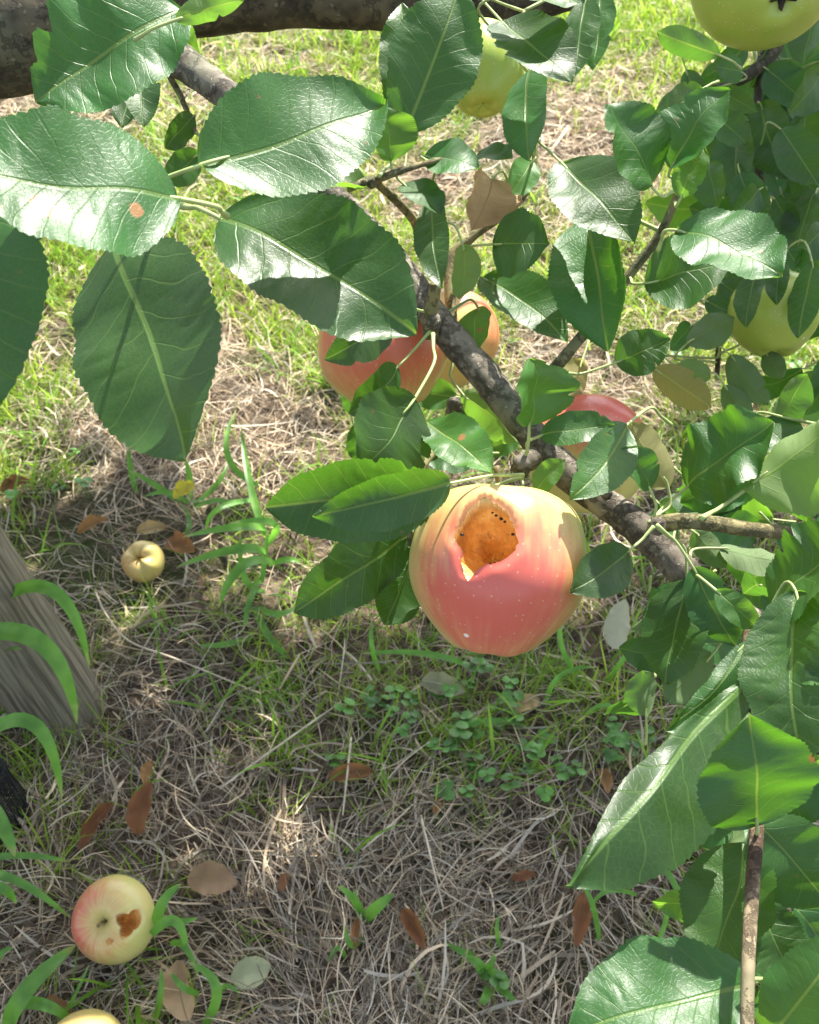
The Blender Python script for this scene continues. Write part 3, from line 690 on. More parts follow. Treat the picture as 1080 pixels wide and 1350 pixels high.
# --- deep shaded foliage behind, too crowded to tell leaf from leaf
bf = MB(); rb_ = np.random.default_rng(12)
lv2 = [blade((0, 0, 0), (0, 1, 0), (0, 0, 1), rb_.uniform(.28, .36), .06, 0, 14, 18, 0, .06, .006, .1, 700 + q, (), nu=50, ns=11, serr=.03) for q in range(6)]
for (x0, x1, y0, y1, d0, d1, nq, l0, l1) in ((945, 1110, 50, 350, .84, 1.0, 56, 75, 120), (880, 960, 90, 190, .84, .95, 7, 50, 80), (1050, 1120, 350, 560, .8, .95, 9, 70, 100), (1000, 1110, 600, 760, .56, .62, 9, 90, 130),
        (850, 1010, 770, 900, .53, .6, 11, 70, 110), (1020, 1120, 860, 1290, .47, .55, 12, 100, 150), (760, 900, 620, 680, .58, .62, 5, 50, 80), (900, 1040, 600, 700, .56, .64, 8, 70, 110), (430, 520, 500, 560, .58, .64, 3, 50, 80), (590, 720, 520, 620, .56, .62, 6, 50, 80), (915, 1010, 1120, 1260, .42, .46, 3, 90, 120)):
    for q in range(nq):
        B = P(rb_.uniform(x0, x1), rb_.uniform(y0, y1), rb_.uniform(d0, d1)); d_ = (B - CAM).dot(FWD)
        Lw = rb_.uniform(l0, l1) / F * d_
        yv = Vector((rb_.normal(0, 1), rb_.normal(0, .5), rb_.normal(-.8, .5))).normalized()
        zv = Vector((rb_.normal(0, .5), rb_.normal(-.7, .5), rb_.normal(.6, .4))); zv = (zv - yv * zv.dot(yv)).normalized(); xv = yv.cross(zv)
        V, Fc, uv, _ = lv2[int(rb_.integers(6))]
        A = np.array([list(xv), list(yv), list(zv)])
        bf.add(V @ A * Lw + np.array(B), Fc, int(rb_.random() < .12), uv)
        e = B - yv * Lw * .3 - zv * Lw * .05
        bf.tube([e, (B + e) / 2, B + yv * Lw * .05], [.0009, .0007, .0006], 3, 5, mi=2)
tag(bf.build('background_leaves', [M_LEAF, M_PALE, M_PET], TREE), kind='stuff')

# --- canopy overhead (out of frame): it throws the dappled shade
fol = MB(); rc = np.random.default_rng(5)
hx, hy = SUN.x / SUN.z, SUN.y / SUN.z
lv = [blade((0, 0, 0), (0, .085, 0), (0, 0, 1), .027, .05, 0, 14, 14, 0, .05, .004, .1, 900 + q, (), nu=12, ns=7, serr=0) for q in range(4)]
def canopy_leaf(gx_, gy_, z_):
    V, Fc, uv, _ = lv[int(rc.integers(4))]
    rot = Matrix.Rotation(rc.random() * 6.28, 3, 'Z') @ Matrix.Rotation(rc.normal(0, .5), 3, 'X') @ Matrix.Rotation(rc.normal(0, .4), 3, 'Y')
    Vr = V @ np.array(rot).T * (.8 + .5 * rc.random()) + np.array([gx_ + hx * z_, gy_ + hy * z_, z_])
    fol.add(Vr, Fc, 0, uv)
NC = 0
for i in range(15000):
    gx_ = rc.uniform(-1.5, 1.6); gy_ = rc.uniform(.1, 1.15)
    z_ = rc.uniform(1.12, 1.65)
    dens = .74 + .95 * (vnoise(np.array([gx_ * 10]), np.array([gy_ * 10]), 77)[0] - .5) * 2
    if gy_ > .70 + .07 * math.sin(gx_ * 7): dens = dens * .36 - .04
    if gy_ > .96 + .06 * math.sin(gx_ * 9): dens *= .15
    if gy_ < .27: dens = .8 if (-.04 < gx_ < .5) else 0
    if rc.random() < dens * .62: canopy_leaf(gx_, gy_, z_); NC += 1
tag(fol.build('foliage', M_LEAF, TREE), kind='stuff')
cb_ = MB()
for (x0, y0, z0) in ((-.6, 1.9, 1.7), (0, 1.9, 1.75), (.7, 2.0, 1.6), (.2, 1.5, 1.45), (1.2, 1.8, 1.5)):
    cb_.tube([(-1.1, 1.08, 1.75), ((-1.1 + x0) / 2, (1.1 + y0) / 2 + .1, 1.5 + z0 * .1), (x0, y0, z0), (x0 + .4, y0 + .1, z0 + .1)], [.028, .018, .009, .003], 8, 10, .05, 3)
cb_.build('upper_branch', M_LIMB, TREE)

# ------------------------------------------------------------------ apples
def basis(axis, ref=Vector((0, 0, 1))):
    z = Vector(axis).normalized(); x = ref.cross(z)
    if x.length < .05: x = Vector((1, 0, 0)).cross(z)
    x.normalize(); return x, z.cross(x), z
SH = [.05]
def Rad(D, ax, R0, long_=.93, seed=0, cone=.06, lob=.012):
    """radius of an apple in directions D (…,3) about stem axis ax=(x,y,z)"""
    X_, Y2, Z_ = [np.array(q) for q in ax]
    c = np.clip(D @ Z_, -1, 1); t = np.arccos(c); az = np.arctan2(D @ Y2, D @ X_)
    s = np.sin(t)
    r = 1 / np.sqrt(s * s + (c / long_) ** 2)
    r = r * (1 + SH[0] * np.exp(-((t - .75) / .38) ** 2) - cone * np.exp(-((t - 2.25) / .5) ** 2) + .02 * np.exp(-((t - 2.75) / .2) ** 2))
    r = r - .42 * np.exp(-(t / .30) ** 2) - .20 * np.exp(-((math.pi - t) / .24) ** 2)
    r = r + lob * np.cos(5 * az + seed) * (np.abs(c) ** 2) + .012 * np.cos(2 * az + seed * 2) + .008 * np.cos(3 * az + seed)
    return R0 * r, t, az
def apple(cen, axis, R0, mt, label, blushdir, hole=None, seed=0, long_=.93, cone=.06, holes2=(), stem=True, group=None, depth=.9, calyx=True, lob=.012, bl_k=.75, bl_o=.12):
    cen = Vector(cen); ax = basis(axis)
    o = root('apple', cen, label, 'apple', group)
    hd = Vector(hole[0]).normalized() if hole else Vector(axis).normalized()
    hx_, hy_, hz_ = [np.array(q) for q in basis(hd)]
    nphi = 420 if hole else 120; nal = 150 if hole else 90
    phi = np.linspace(0, 2 * math.pi, nphi, endpoint=False)
    if hole: a0 = np.interp(phi, hole[1], hole[2], period=2 * math.pi); a0s = np.convolve(np.tile(a0, 3), np.ones(41) / 41, 'same')[nphi:2 * nphi]
    else: a0 = np.full(nphi, .0005)
    q = np.linspace(0, 1, nal)[:, None]
    if hole: q = q ** 1.5
    al = a0[None] + (math.pi - .0005 - a0[None]) * q
    def dirs(al_): return (np.cos(al_)[..., None] * hz_ + np.sin(al_)[..., None] * (np.cos(phi)[None, :, None] * hx_ + np.sin(phi)[None, :, None] * hy_))
    D = dirs(al); r, t, az = Rad(D, ax, R0, long_, seed, cone, lob)
    if hole:
        a0m = np.minimum(a0s, a0 + .05); prox = np.exp(-((al - a0s[None]) / .07) ** 2); lipn = .3 + .9 * np.sin(phi * 2 + 1) * np.sin(phi * 5 + 2)
        r = r * (1 - .022 * prox) * (1 + .008 * np.exp(-((al - a0s[None] - .09) / .06) ** 2) * lipn[None])      # skin dips into the bite
    bd = np.array(Vector(blushdir).normalized())
    bl = np.clip((D @ bd) * bl_k + bl_o, 0, 1)
    bl = bl * np.clip(1.1 - .9 * np.exp(-(t / .5) ** 2), 0, 1)
    V = D * r[..., None] + np.array(cen)
    alp = np.ones_like(bl)
    if hole:
        upw = np.clip(.25 + (np.array(Vector(axis).normalized()) @ hy_) * np.sin(phi) + (np.array(Vector(axis).normalized()) @ hx_) * np.cos(phi), 0, 1)
        alp = 1 - np.exp(-((al - a0[None]) / .075) ** 2) * upw[None]
    c = np.stack([bl, (az / (2 * math.pi)) + .5, .5 + np.cos(t) * .5, alp], -1).reshape(-1, 4)
    mkobj('skin', V.reshape(-1, 3), gridfaces(nal, nphi, True), mt, o, colr=c)
    if hole:
        nr = 60; s = np.linspace(0, 1, nr)[:, None]
        # go down the wall (slightly undercut) and across the floor
        wall = np.clip(s / .45, 0, 1); flo = np.clip((s - .45) / .55, 0, 1)
        am = a0.mean(); a0b = a0[None] * (1 - np.clip(s / .22, 0, 1) ** .6) + am * np.clip(s / .22, 0, 1) ** .6
        nzb = 0
        alr = a0b * (1 + .28 * np.sin(wall * math.pi * .75) * (1 - flo)) * (1 - flo ** 1.0)
        base = Rad(dirs(np.minimum(alr, a0[None])), ax, R0, long_, seed, cone, lob)[0]
        base = base * (1 - .022)
        dep = R0 * depth * (.62 * wall ** .9 + .38 * (1 - (1 - flo) ** 2) * 1.0)
        Dn = dirs(alr)
        nzv = np.array([[noise.noise(Vector(Dn[i, j] * 9)) for j in range(nphi)] for i in range(nr)])
        nzb = np.array([[noise.noise(Vector(Dn[i, j] * 6 + 9)) for j in range(nphi)] for i in range(nr)])
        nzf = np.array([[noise.noise(Vector(Dn[i, j] * 14 + 3)) for j in range(nphi)] for i in range(nr)])
        rr = base - dep * (1 + .10 * nzv) + R0 * (.05 * nzf + .09 * nzb) * np.clip(s * 3, 0, 1)
        Vf = Dn * rr[..., None] + np.array(cen)
        ed = np.clip(1 - s / .10, 0, 1) * np.ones_like(nzv); cc = np.stack([ed] * 3, -1).reshape(-1, 3)
        mkobj('flesh', Vf.reshape(-1, 3), gridfaces(nr, nphi, True)[:, ::-1], M_FLESH, o, colr=cc)
    # secondary peck marks: flesh patches sunk just proud of the skin
    for (hd2, rad2) in holes2:
        bx_, by_, bz_ = [np.array(q2) for q2 in basis(hd2)]
        ph = np.linspace(0, 2 * math.pi, 48, endpoint=False); sr = np.linspace(0, 1, 12)[:, None]
        rim = rad2 * (1 + .18 * np.sin(ph * 2 + seed) + .12 * np.sin(ph * 5))[None]
        A = sr * rim
        DD = np.cos(A)[..., None] * bz_ + np.sin(A)[..., None] * (np.cos(ph)[None, :, None] * bx_ + np.sin(ph)[None, :, None] * by_)
        r2 = Rad(DD, ax, R0, long_, seed, cone, lob)[0] * (1.012 - .006 * sr ** 2)
        Vp = DD * r2[..., None] + np.array(cen)
        mkobj('peck_mark', Vp.reshape(-1, 3), gridfaces(12, 48, True)[:, ::-1], M_FLESH, o, colr=np.zeros((12 * 48, 3)))
    Z_ = Vector(axis).normalized(); X_ = ax[0]
    if stem:
        b0 = cen + Z_ * R0 * .48
        mb = MB(); mb.tube([b0, cen + Z_ * R0 * .75 + X_ * R0 * .02, cen + Z_ * R0 * (1.05 if stem is True else stem) + X_ * R0 * .12], [R0 * .035, R0 * .028, R0 * .045], 6, 8, .1)
        mb.build('stalk', M_STEM, o)
    if calyx:
        mb = MB(); b0 = cen - Z_ * R0 * .70
        for k_ in range(5):
            a_ = k_ * 1.2566 + seed; dd = X_ * math.cos(a_) + ax[1] * math.sin(a_)
            mb.tube([b0, b0 + dd * R0 * .10 - Z_ * R0 * .05, b0 + dd * R0 * .17 - Z_ * R0 * .13], [R0 * .05, R0 * .05, R0 * .012], 4, 6, .2, k_)
        mb.build('calyx', M_CALYX, o)
    return o
# the eaten apple in the middle
CA = P(656, 752, .465); RA = .0428
poly = [(597, 708), (603, 697), (611, 690), (618, 677), (627, 670), (635, 664), (642, 662), (655, 669), (668, 680), (677, 697), (683, 715), (677, 730), (657, 742), (640, 745), (627, 753), (621, 762), (616, 768), (611, 757), (607, 739), (611, 729), (603, 718)]
def dir_of(px, py):
    ex = (px - 656) / F * .43; ey = -(py - 752) / F * .43
    ez = math.sqrt(max(1e-6, RA ** 2 - ex * ex - ey * ey))
    vw = (CAM - CA).normalized(); xr = UPV.cross(vw).normalized(); yu = vw.cross(xr)
    return (xr * ex + yu * ey + vw * ez).normalized()
HD = dir_of(641, 712)
bx_, by_, bz_ = basis(HD)
pa = []
for i in range(len(poly)):
    for s_ in range(10):
        t_ = s_ / 10; a_, b_ = poly[i], poly[(i + 1) % len(poly)]
        px, py = a_[0] * (1 - t_) + b_[0] * t_, a_[1] * (1 - t_) + b_[1] * t_
        k1 = 2.6 * noise.noise(Vector((px * .22, py * .22, 1))) + 1.3 * noise.noise(Vector((px * .6, py * .6, 5)))
        dc = Vector((px - 641, py - 712)).normalized(); d_ = dir_of(px + dc.x * k1, py + dc.y * k1)
        pa.append((math.atan2(d_.dot(by_), d_.dot(bx_)) % (2 * math.pi), math.acos(min(1, d_.dot(bz_)))))
pa.sort()
SH[0] = .105
axA = (UPV * 1.0 + RT * .10 + FWD * .06).normalized()
AP = apple(CA, axA, RA, M_AP, 'large pink and yellow apple with a deep pecked hole showing orange flesh', (-FWD * .95 - RT * .12 - UPV * .24),
           hole=(HD, [p[0] for p in pa], [p[1] for p in pa]), seed=1.3, long_=.965, cone=.05, depth=.85, stem=1.15, bl_k=.92, bl_o=.10)
mb = MB()
for (px, py, q) in ((607, 703, 2.4), (654, 676, 2.0), (661, 681, 2.2), (666, 685, 1.8), (677, 703, 2.2), (649, 672, 1.5)):
    d_ = dir_of(px, py); c_0 = CA + d_ * RA * .955; rr = q / F * .43
    mb.tube([c_0 - RT * rr, c_0 + UPV * rr * .2, c_0 + RT * rr * 1.1], [rr * .6, rr, rr * .5], 4, 7, .3, px)
mb.build('rot_speck', M_SPECK, AP)
SH[0] = .05
HG = 'apples hanging in the tree'
apple(P(508, 462, .56), (UPV * .9 - FWD * .1 - RT * .25), .0385, M_APO, 'orange red apple half hidden by leaves left of the thick spotted branch', (-RT * .1 - FWD * .9 + UPV * .3), seed=2.1, group=HG, calyx=False, bl_k=.8, bl_o=.3)
apple(P(588, 447, .66), (UPV * .9 + RT * .1), .036, M_APO, 'pinkish yellow apple peeking out behind the thick spotted branch', (RT * .6 + UPV * .5), seed=.4, group=HG, calyx=False)
apple(P(776, 602, .575), (UPV * .7 + FWD * .5), .0365, M_AP, 'red topped apple behind the leaves right of the pecked apple', (UPV * 1.0 - FWD * .35), seed=3.0, group=HG, calyx=False, bl_k=1.1, bl_o=.1)
apple(P(1012, -36, .52), (UPV * .74 + FWD * .67 - RT * .02), .0395, M_APG, 'green apple at the top right corner seen from its dark star shaped calyx end', (RT * .9 + UPV * .3), seed=.9, group=HG, stem=False, long_=.88)
apple(P(1020, 416, .70), (UPV * .9 + FWD * .15), .0325, M_APG, 'plain green apple hanging in shade near the right edge', (RT * .3 + UPV * .1), seed=1.9, group=HG, bl_k=.3, bl_o=0, calyx=False)
apple(P(636, 92, .62), (UPV * .8 + FWD * .2), .0262, M_APG, 'small green apple behind the upright leaf near the top edge', (RT * .3), seed=2.9, group=HG, bl_k=.2, bl_o=0, calyx=False, long_=1.15)
# windfalls
FG = 'windfall apples on the ground'
g1 = G(152, 1212, .045)
apple(g1, Vector((-.18, -.45, .85)), .0385, M_AP, 'fallen pink and green apple with two pecked marks at the lower left', (-.7, -.3, .6), seed=.7, group=FG,
      hole=(Vector((.56, -.38, .70)), [0, .9, 1.8, 2.7, 3.6, 4.5, 5.4], [.42, .20, .33, .17, .36, .19, .30]), depth=.6,
      holes2=((Vector((.14, -.76, .58)), .085),), long_=.9, calyx=False, bl_k=.7, bl_o=.12)
g2 = G(190, 741, .030)
apple(g2, Vector((-.1, -.42, .9)), .0265, M_APO, 'small shrivelled yellow orange fallen apple on dry grass beside the green grass clump', (-.6, -.2, .3), seed=2.2, group=FG, long_=1.0, lob=.10, calyx=False, bl_k=.5, bl_o=-.05)
g3 = G(113, 1392, .035)
apple(g3, Vector((.1, -.3, .9)), .036, M_APO, 'yellow fallen apple cut off by the bottom edge of the photo', (-.6, .2, .3), seed=4.2, group=FG, calyx=False, bl_k=.2, bl_o=0)

# ------------------------------------------------------------------ wooden post
m, nn, b = mat('weathered_wood'); L = nn.links
tc = N(nn, 'ShaderNodeTexCoord'); mp = N(nn, 'ShaderNodeMapping'); mp.inputs['Scale'].default_value = (150, 150, 7); L.new(tc.outputs['Object'], mp.inputs[0])
a = N(nn, 'ShaderNodeTexNoise'); a.inputs['Scale'].default_value = 1.5; a.inputs['Detail'].default_value = 7; L.new(mp.outputs[0], a.inputs[0])
g = N(nn, 'ShaderNodeTexNoise'); g.inputs['Scale'].default_value = 9; L.new(tc.outputs['Object'], g.inputs[0])
c = mixc(nn, mapr(nn, a.outputs[0], .3, .7, 0, 1), (.075, .062, .04), (.25, .215, .145)); c = mixc(nn, mapr(nn, g.outputs[0], .45, .7, 0, .6), c, (.13, .14, .08))
L.new(c, b.inputs['Base Color']); b.inputs['Roughness'].default_value = .85
bp = N(nn, 'ShaderNodeBump'); bp.inputs['Distance'].default_value = .004; L.new(a.outputs[0], bp.inputs['Height']); L.new(bp.outputs[0], b.inputs['Normal'])
M_WOOD = m
pb = G(80, 930, 0); ptop = pb + Vector((-.235, .17, .80))
pl_ = (ptop - pb).length
mb = MB(); mb.tube([(0, 0, -.08), (0, 0, 0), (.004, 0, pl_ * .35), (-.003, .002, pl_ * .7), (0, 0, pl_)], [.053, .050, .048, .046, .044], 14, 36, .045, 3)
po = mb.build('wooden_post', M_WOOD, origin=(0, 0, 0)); po.location = pb; po.rotation_euler = (ptop - pb).to_track_quat('Z', 'Y').to_euler()
tag(po, 'leaning weathered grey wooden post standing in the grass at the left edge', 'post')

# ------------------------------------------------------------------ black net guard
mb = MB(); nb = G(-8, 1085, 0)
def ring_pt(a_, z_): 
    rr = .034 * (1 + .1 * math.sin(a_ * 3) + .06 * math.sin(z_ * 60)); return (nb.x + rr * math.cos(a_), nb.y + rr * math.sin(a_), z_)
for k_ in range(40): mb.tube([ring_pt(k_ * math.pi / 20 + z_ * 2, z_) for z_ in (0, .03, .06, .09)], [.0007] * 4, 3, 4)
for k_ in range(22): mb.tube([ring_pt(q * math.pi / 8, .004 + k_ * .004) for q in range(17)], [.0007] * 17, 1, 4)
tag(mb.build('mesh_guard', M_NET, origin=nb), 'black plastic mesh tube standing on the ground at the lower left edge', 'mesh guard')

# ------------------------------------------------------------------ fallen leaves
def fallen(px, py, lpx, ang, wr, mt, label, tilt=20, fold=26, z=.022, und=.26, lift=.0, cat='fallen leaf', side=1, bend=.1, rollx=0, curl=.5):
    c0 = G(px, py, z); d = (c0 - CAM).dot(FWD); Lr = lpx / F * d
    a_ = R(ang); dv = RT * math.cos(a_) + UPV * math.sin(a_)
    # direction on the ground plane whose projection matches the image angle, plus lift
    q0 = G(px + math.cos(a_) * lpx / 2, py - math.sin(a_) * lpx / 2, z); q1 = G(px - math.cos(a_) * lpx / 2, py + math.sin(a_) * lpx / 2, z)
    B, T = q1, q0
    T = T + Vector((0, 0, lift)); n_ = Vector((math.sin(R(rollx)), -math.sin(R(tilt)), 1)).normalized() * side
    Bv, Tv = B, T
    V, Fc, uv, cc = blade(Bv, Tv, n_, Lr * wr / 2, bend, .04, fold, fold, curl, und, .008, 0, int(px * 7 + py), (), nu=60, ns=14, serr=.03)
    o = mkobj('fallen_leaf', V, Fc, mt, uv=uv, colr=cc, origin=(B + T) / 2)
    tag(o, label, cat, 'fallen leaves on the litter')
    return o
fallen(193, 1072, 62, 70, .6, M_DEAD, 'bright orange brown curled leaf standing up above the fallen pecked apple', 45, 40, z=.03, lift=.02)
fallen(196, 1018, 32, 70, .5, M_DEAD, 'small pinkish brown leaf just above the orange curled leaf', 40, 20)
fallen(128, 1090, 78, 55, .35, M_DEAD, 'long narrow brown leaf in shade left of the orange curled leaf', 35, 45, z=.015)
fallen(280, 1162, 66, -6, .62, M_TAN, 'flat tan leaf with a straight midrib right of the fallen pecked apple', 30, 6, und=.05, curl=0)
fallen(331, 1281, 56, 20, .68, M_GREY, 'flat pale grey green leaf on the litter near the bottom', 30, 6, und=.05, curl=0)
fallen(241, 1306, 82, 100, .5, M_TAN, 'spotted brown leaf behind grass blades at the bottom', 35, 15)
fallen(545, 1226, 62, -60, .45, M_DEAD, 'red brown folded leaf pointing down in the middle of the litter', 35, 42, z=.028)
fallen(765, 1212, 74, 80, .4, M_DEAD, 'brown rolled leaf with a pale top below the long drooping leaf', 40, 38, z=.028)
fallen(122, 694, 44, 25, .45, M_DEAD, 'narrow rust coloured leaf beside the wooden post top', 30, 35)
fallen(200, 699, 40, 10, .5, M_TAN, 'pale brown curled leaf above the small fallen apple', 30, 30)
fallen(238, 722, 40, -15, .7, M_DEAD, 'dark orange leaf right of the small fallen apple', 30, 12)
fallen(268, 768, 26, 60, .4, M_TAN, 'tiny tan leaf below the grass clump', 30, 20)
fallen(463, 1022, 62, 8, .42, M_DEAD, 'crumpled pinkish brown leaf across the litter centre', 30, 35, und=.3)
fallen(578, 1062, 26, 65, .5, M_DEAD, 'tiny red brown leaf in the litter right of the crumpled leaf', 30, 25)
fallen(690, 930, 46, 20, .5, M_TAN, 'sunlit tan leaf in the grass below the hanging pecked apple', 30, 25)
fallen(585, 905, 60, -15, .5, M_GREY, 'grey green fallen leaf among clover below the hanging pecked apple', 40, 20, z=.03)
fallen(888, 1000, 42, 100, .5, M_DEAD, 'pale orange leaf left of the long drooping leaf', 35, 15, z=.03)
fallen(815, 834, 44, 80, .8, M_GREY, 'pale whitish leaf with its stalk hanging down right of the pecked apple', 65, 12, z=.09, lift=.03, side=-1)
fallen(80, 1326, 40, -30, .5, M_DEAD, 'brown leaf lying at the bottom left corner', 30, 20)
fallen(796, 1030, 36, -70, .5, M_DEAD, 'dull brown leaf in shaded litter left of the long drooping leaf', 30, 20)
fallen(470, 1232, 44, 85, .3, M_DEAD, 'slim orange brown leaf under the two leaved seedling', 30, 30)
fallen(20, 640, 40, 20, .5, M_DEAD, 'rusty leaf in sun at the left edge above the post', 30, 20)
fallen(243, 648, 34, 35, .6, M_YEL, 'small yellow leaf caught in the sunlit green sprig', 40, 12, z=.05)
fallen(375, 1163, 26, 70, .5, M_DEAD, 'small brown leaf leaning in litter left of the seedling', 30, 20)
fallen(690, 1155, 34, 10, .4, M_DEAD, 'short brown leaf scrap in the shaded litter right of centre', 30, 20)

# ------------------------------------------------------------------ broad grass plants and seedlings
def gblade(B, M_, T, wd, k_=14, fold=.25, colr=(.12, .30, .05)):
    """arched strap blade through three points"""
    B, M_, T = [np.array(q, float) for q in (B, M_, T)]
    t = np.linspace(0, 1, k_)[:, None]; ctl = 2 * M_ - .5 * (B + T)
    p = (1 - t) ** 2 * B + 2 * t * (1 - t) * ctl + t * t * T
    tg = np.gradient(p, axis=0); tg /= np.linalg.norm(tg, axis=1)[:, None]
    sd = np.cross(tg, np.array([0.1, -.35, 1.0])); sd /= np.linalg.norm(sd, axis=1)[:, None]; nn_ = np.cross(sd, tg)
    w_ = wd * np.clip((t + .06) ** .35 * (1 - t) ** .6 * 1.45, .02, 1) / 2
    s = np.linspace(-1, 1, 5)[None, :, None]
    V = p[:, None] + s * (w_ * 1)[:, None] * sd[:, None] + np.abs(s) * (w_ * fold)[:, None] * nn_[:, None]
    uv = np.stack([t * np.ones((1, 5)), s[..., 0] * w_], -1)
    return V.reshape(-1, 3), gridfaces(k_, 5)[:, ::-1], uv
def gmat():
    m, n, b = mat('broad_grass_blade'); L = n.links
    tc = N(n, 'ShaderNodeTexCoord'); uv = N(n, 'ShaderNodeUVMap', uv_map='UVMap'); sp = N(n, 'ShaderNodeSeparateXYZ'); L.new(uv.outputs[0], sp.inputs[0])
    z = N(n, 'ShaderNodeTexNoise'); z.inputs['Scale'].default_value = 60; z.inputs['Detail'].default_value = 4; L.new(tc.outputs['Object'], z.inputs[0])
    oi = N(n, 'ShaderNodeObjectInfo')
    st = mth(n, 'ABSOLUTE', mth(n, 'SINE', mth(n, 'MULTIPLY', sp.outputs[1], 6000)))
    c = mixc(n, mapr(n, z.outputs[0], .35, .65, 0, 1), (.06, .18, .025), (.15, .33, .05))
    c = mixc(n, mth(n, 'MULTIPLY', st, .25), c, (.2, .38, .1))
    c = mixc(n, mapr(n, mth(n, 'ADD', sp.outputs[0], mth(n, 'MULTIPLY', z.outputs[0], .25)), 1.0, 1.12, 0, .9), c, (.42, .34, .16))
    L.new(c, b.inputs['Base Color']); b.inputs['Roughness'].default_value = .4
    tr = N(n, 'ShaderNodeBsdfTranslucent'); tr.inputs[0].default_value = (.25, .6, .06, 1)
    mx = N(n, 'ShaderNodeMixShader'); mx.inputs[0].default_value = .42
    L.new(b.outputs[0], mx.inputs[1]); L.new(tr.outputs[0], mx.inputs[2]); L.new(mx.outputs[0], n.nodes['Material Output'].inputs[0])
    return m
M_BG = gmat()
def plant(name, base, blades, label, cat='grass plant', bh=.015):
    """blades: list of (bx,by,bz, mx,my,mz, tx,ty,tz, width_px): pixel + height above ground of the root, middle and tip"""
    o = root(name, G(*base, 0), label, cat)
    for (bx, by, bz, mx_, my, mz, tx, ty, tz, wp) in blades:
        B, M_, T = G(bx, by, bz), G(mx_, my, mz), G(tx, ty, tz)
        d = (M_ - CAM).dot(FWD)
        V, Fc, uv = gblade(B, M_, T, wp * 1.2 / F * d)
        mkobj('blade', V, Fc, M_BG, o, uv=uv)
    return o
plant('grass_clump', (350, 770), [
    (352, 700, .05, 315, 695, .09, 240, 708, .06, 13), (352, 730, .05, 310, 725, .08, 232, 748, .05, 14), (360, 742, .05, 318, 748, .08, 288, 802, .04, 15),
    (350, 720, .05, 360, 690, .09, 300, 690, .10, 11), (355, 745, .04, 380, 738, .06, 398, 742, .05, 9), (345, 760, .02, 330, 790, .05, 322, 830, .03, 9),
    (345, 770, .02, 350, 730, .05, 352, 700, .07, 7), (350, 780, .02, 322, 760, .05, 318, 700, .09, 9), (335, 800, .02, 355, 840, .03, 380, 868, .02, 10),
    (330, 840, .01, 295, 850, .03, 262, 850, .03, 9), (342, 800, .02, 365, 810, .05, 392, 800, .04, 10), (340, 660, .06, 290, 670, .09, 272, 700, .06, 9),
    (350, 705, .06, 330, 640, .09, 318, 560, .11, 10), (340, 640, .05, 300, 600, .08, 312, 540, .10, 9)],
    'clump of bright green broad bladed grass between the small fallen apple and the pecked apple')
plant('grass_clump', (245, 665), [
    (250, 665, .01, 250, 630, .04, 244, 605, .06, 9), (250, 665, .01, 222, 650, .04, 190, 655, .03, 8), (255, 665, .01, 285, 640, .04, 300, 610, .05, 8),
    (240, 665, .01, 205, 640, .04, 170, 620, .05, 9), (180, 650, .01, 172, 615, .04, 170, 590, .05, 8), (255, 670, .01, 290, 660, .04, 312, 672, .03, 8), (240, 668, .01, 250, 690, .03, 238, 710, .02, 7)],
    'low sprig of green grass in sun below the hanging dark leaf tip')
plant('grass_clump', (10, 880), [
    (-40, 830, .10, 60, 775, .20, 118, 880, .12, 20), (-60, 850, .14, 50, 845, .17, 102, 955, .08, 26), (-40, 880, .08, 10, 850, .13, 40, 862, .10, 18),
    (-30, 980, .10, 45, 955, .14, 82, 1055, .06, 20), (-30, 900, .06, 10, 880, .10, 30, 885, .09, 14), (-40, 1050, .06, -5, 1075, .10, 20, 1130, .08, 24), (-40, 1135, .05, 30, 1128, .08, 90, 1136, .05, 9),
    (-30, 1155, .05, 20, 1160, .09, 95, 1212, .04, 12), (-30, 1180, .05, 0, 1170, .09, 22, 1192, .06, 16)],
    'broad arching grass blades bending over the wooden post at the left edge')
plant('grass_clump', (40, 1340), [
    (10, 1355, .03, 40, 1300, .07, 102, 1245, .05, 24), (25, 1325, .03, 60, 1325, .06, 100, 1350, .03, 16), (80, 1345, .01, 100, 1310, .05, 118, 1270, .06, 5), (-10, 1290, .02, 0, 1260, .05, 18, 1250, .05, 9)],
    'wide green grass blades at the bottom left corner below the fallen pecked apple')
plant('grass_clump', (262, 1290), [
    (200, 1232, .05, 232, 1215, .07, 246, 1260, .04, 14), (205, 1228, .04, 215, 1190, .07, 240, 1165, .08, 15), (270, 1350, .01, 285, 1300, .05, 246, 1268, .06, 14), (225, 1245, .03, 245, 1250, .05, 262, 1290, .03, 9),
    (205, 1345, .01, 212, 1310, .04, 212, 1275, .05, 9), (262, 1310, .03, 240, 1300, .05, 225, 1280, .05, 9), (215, 1215, .04, 240, 1215, .06, 260, 1210, .05, 9), (290, 1310, .02, 300, 1300, .03, 318, 1312, .02, 7)],
    'curling green grass blades right of the fallen pecked apple')
plant('grass_clump', (480, 1215), [
    (482, 1212, .01, 498, 1195, .04, 520, 1178, .05, 16), (478, 1212, .01, 466, 1185, .04, 444, 1168, .05, 11), (478, 1235, .01, 462, 1245, .03, 455, 1218, .04, 9), (482, 1212, .01, 470, 1190, .04, 470, 1172, .05, 6),
    (455, 1262, .01, 445, 1250, .03, 432, 1270, .02, 7)], 'two leaved green seedling in the middle of the dry litter', 'seedling')
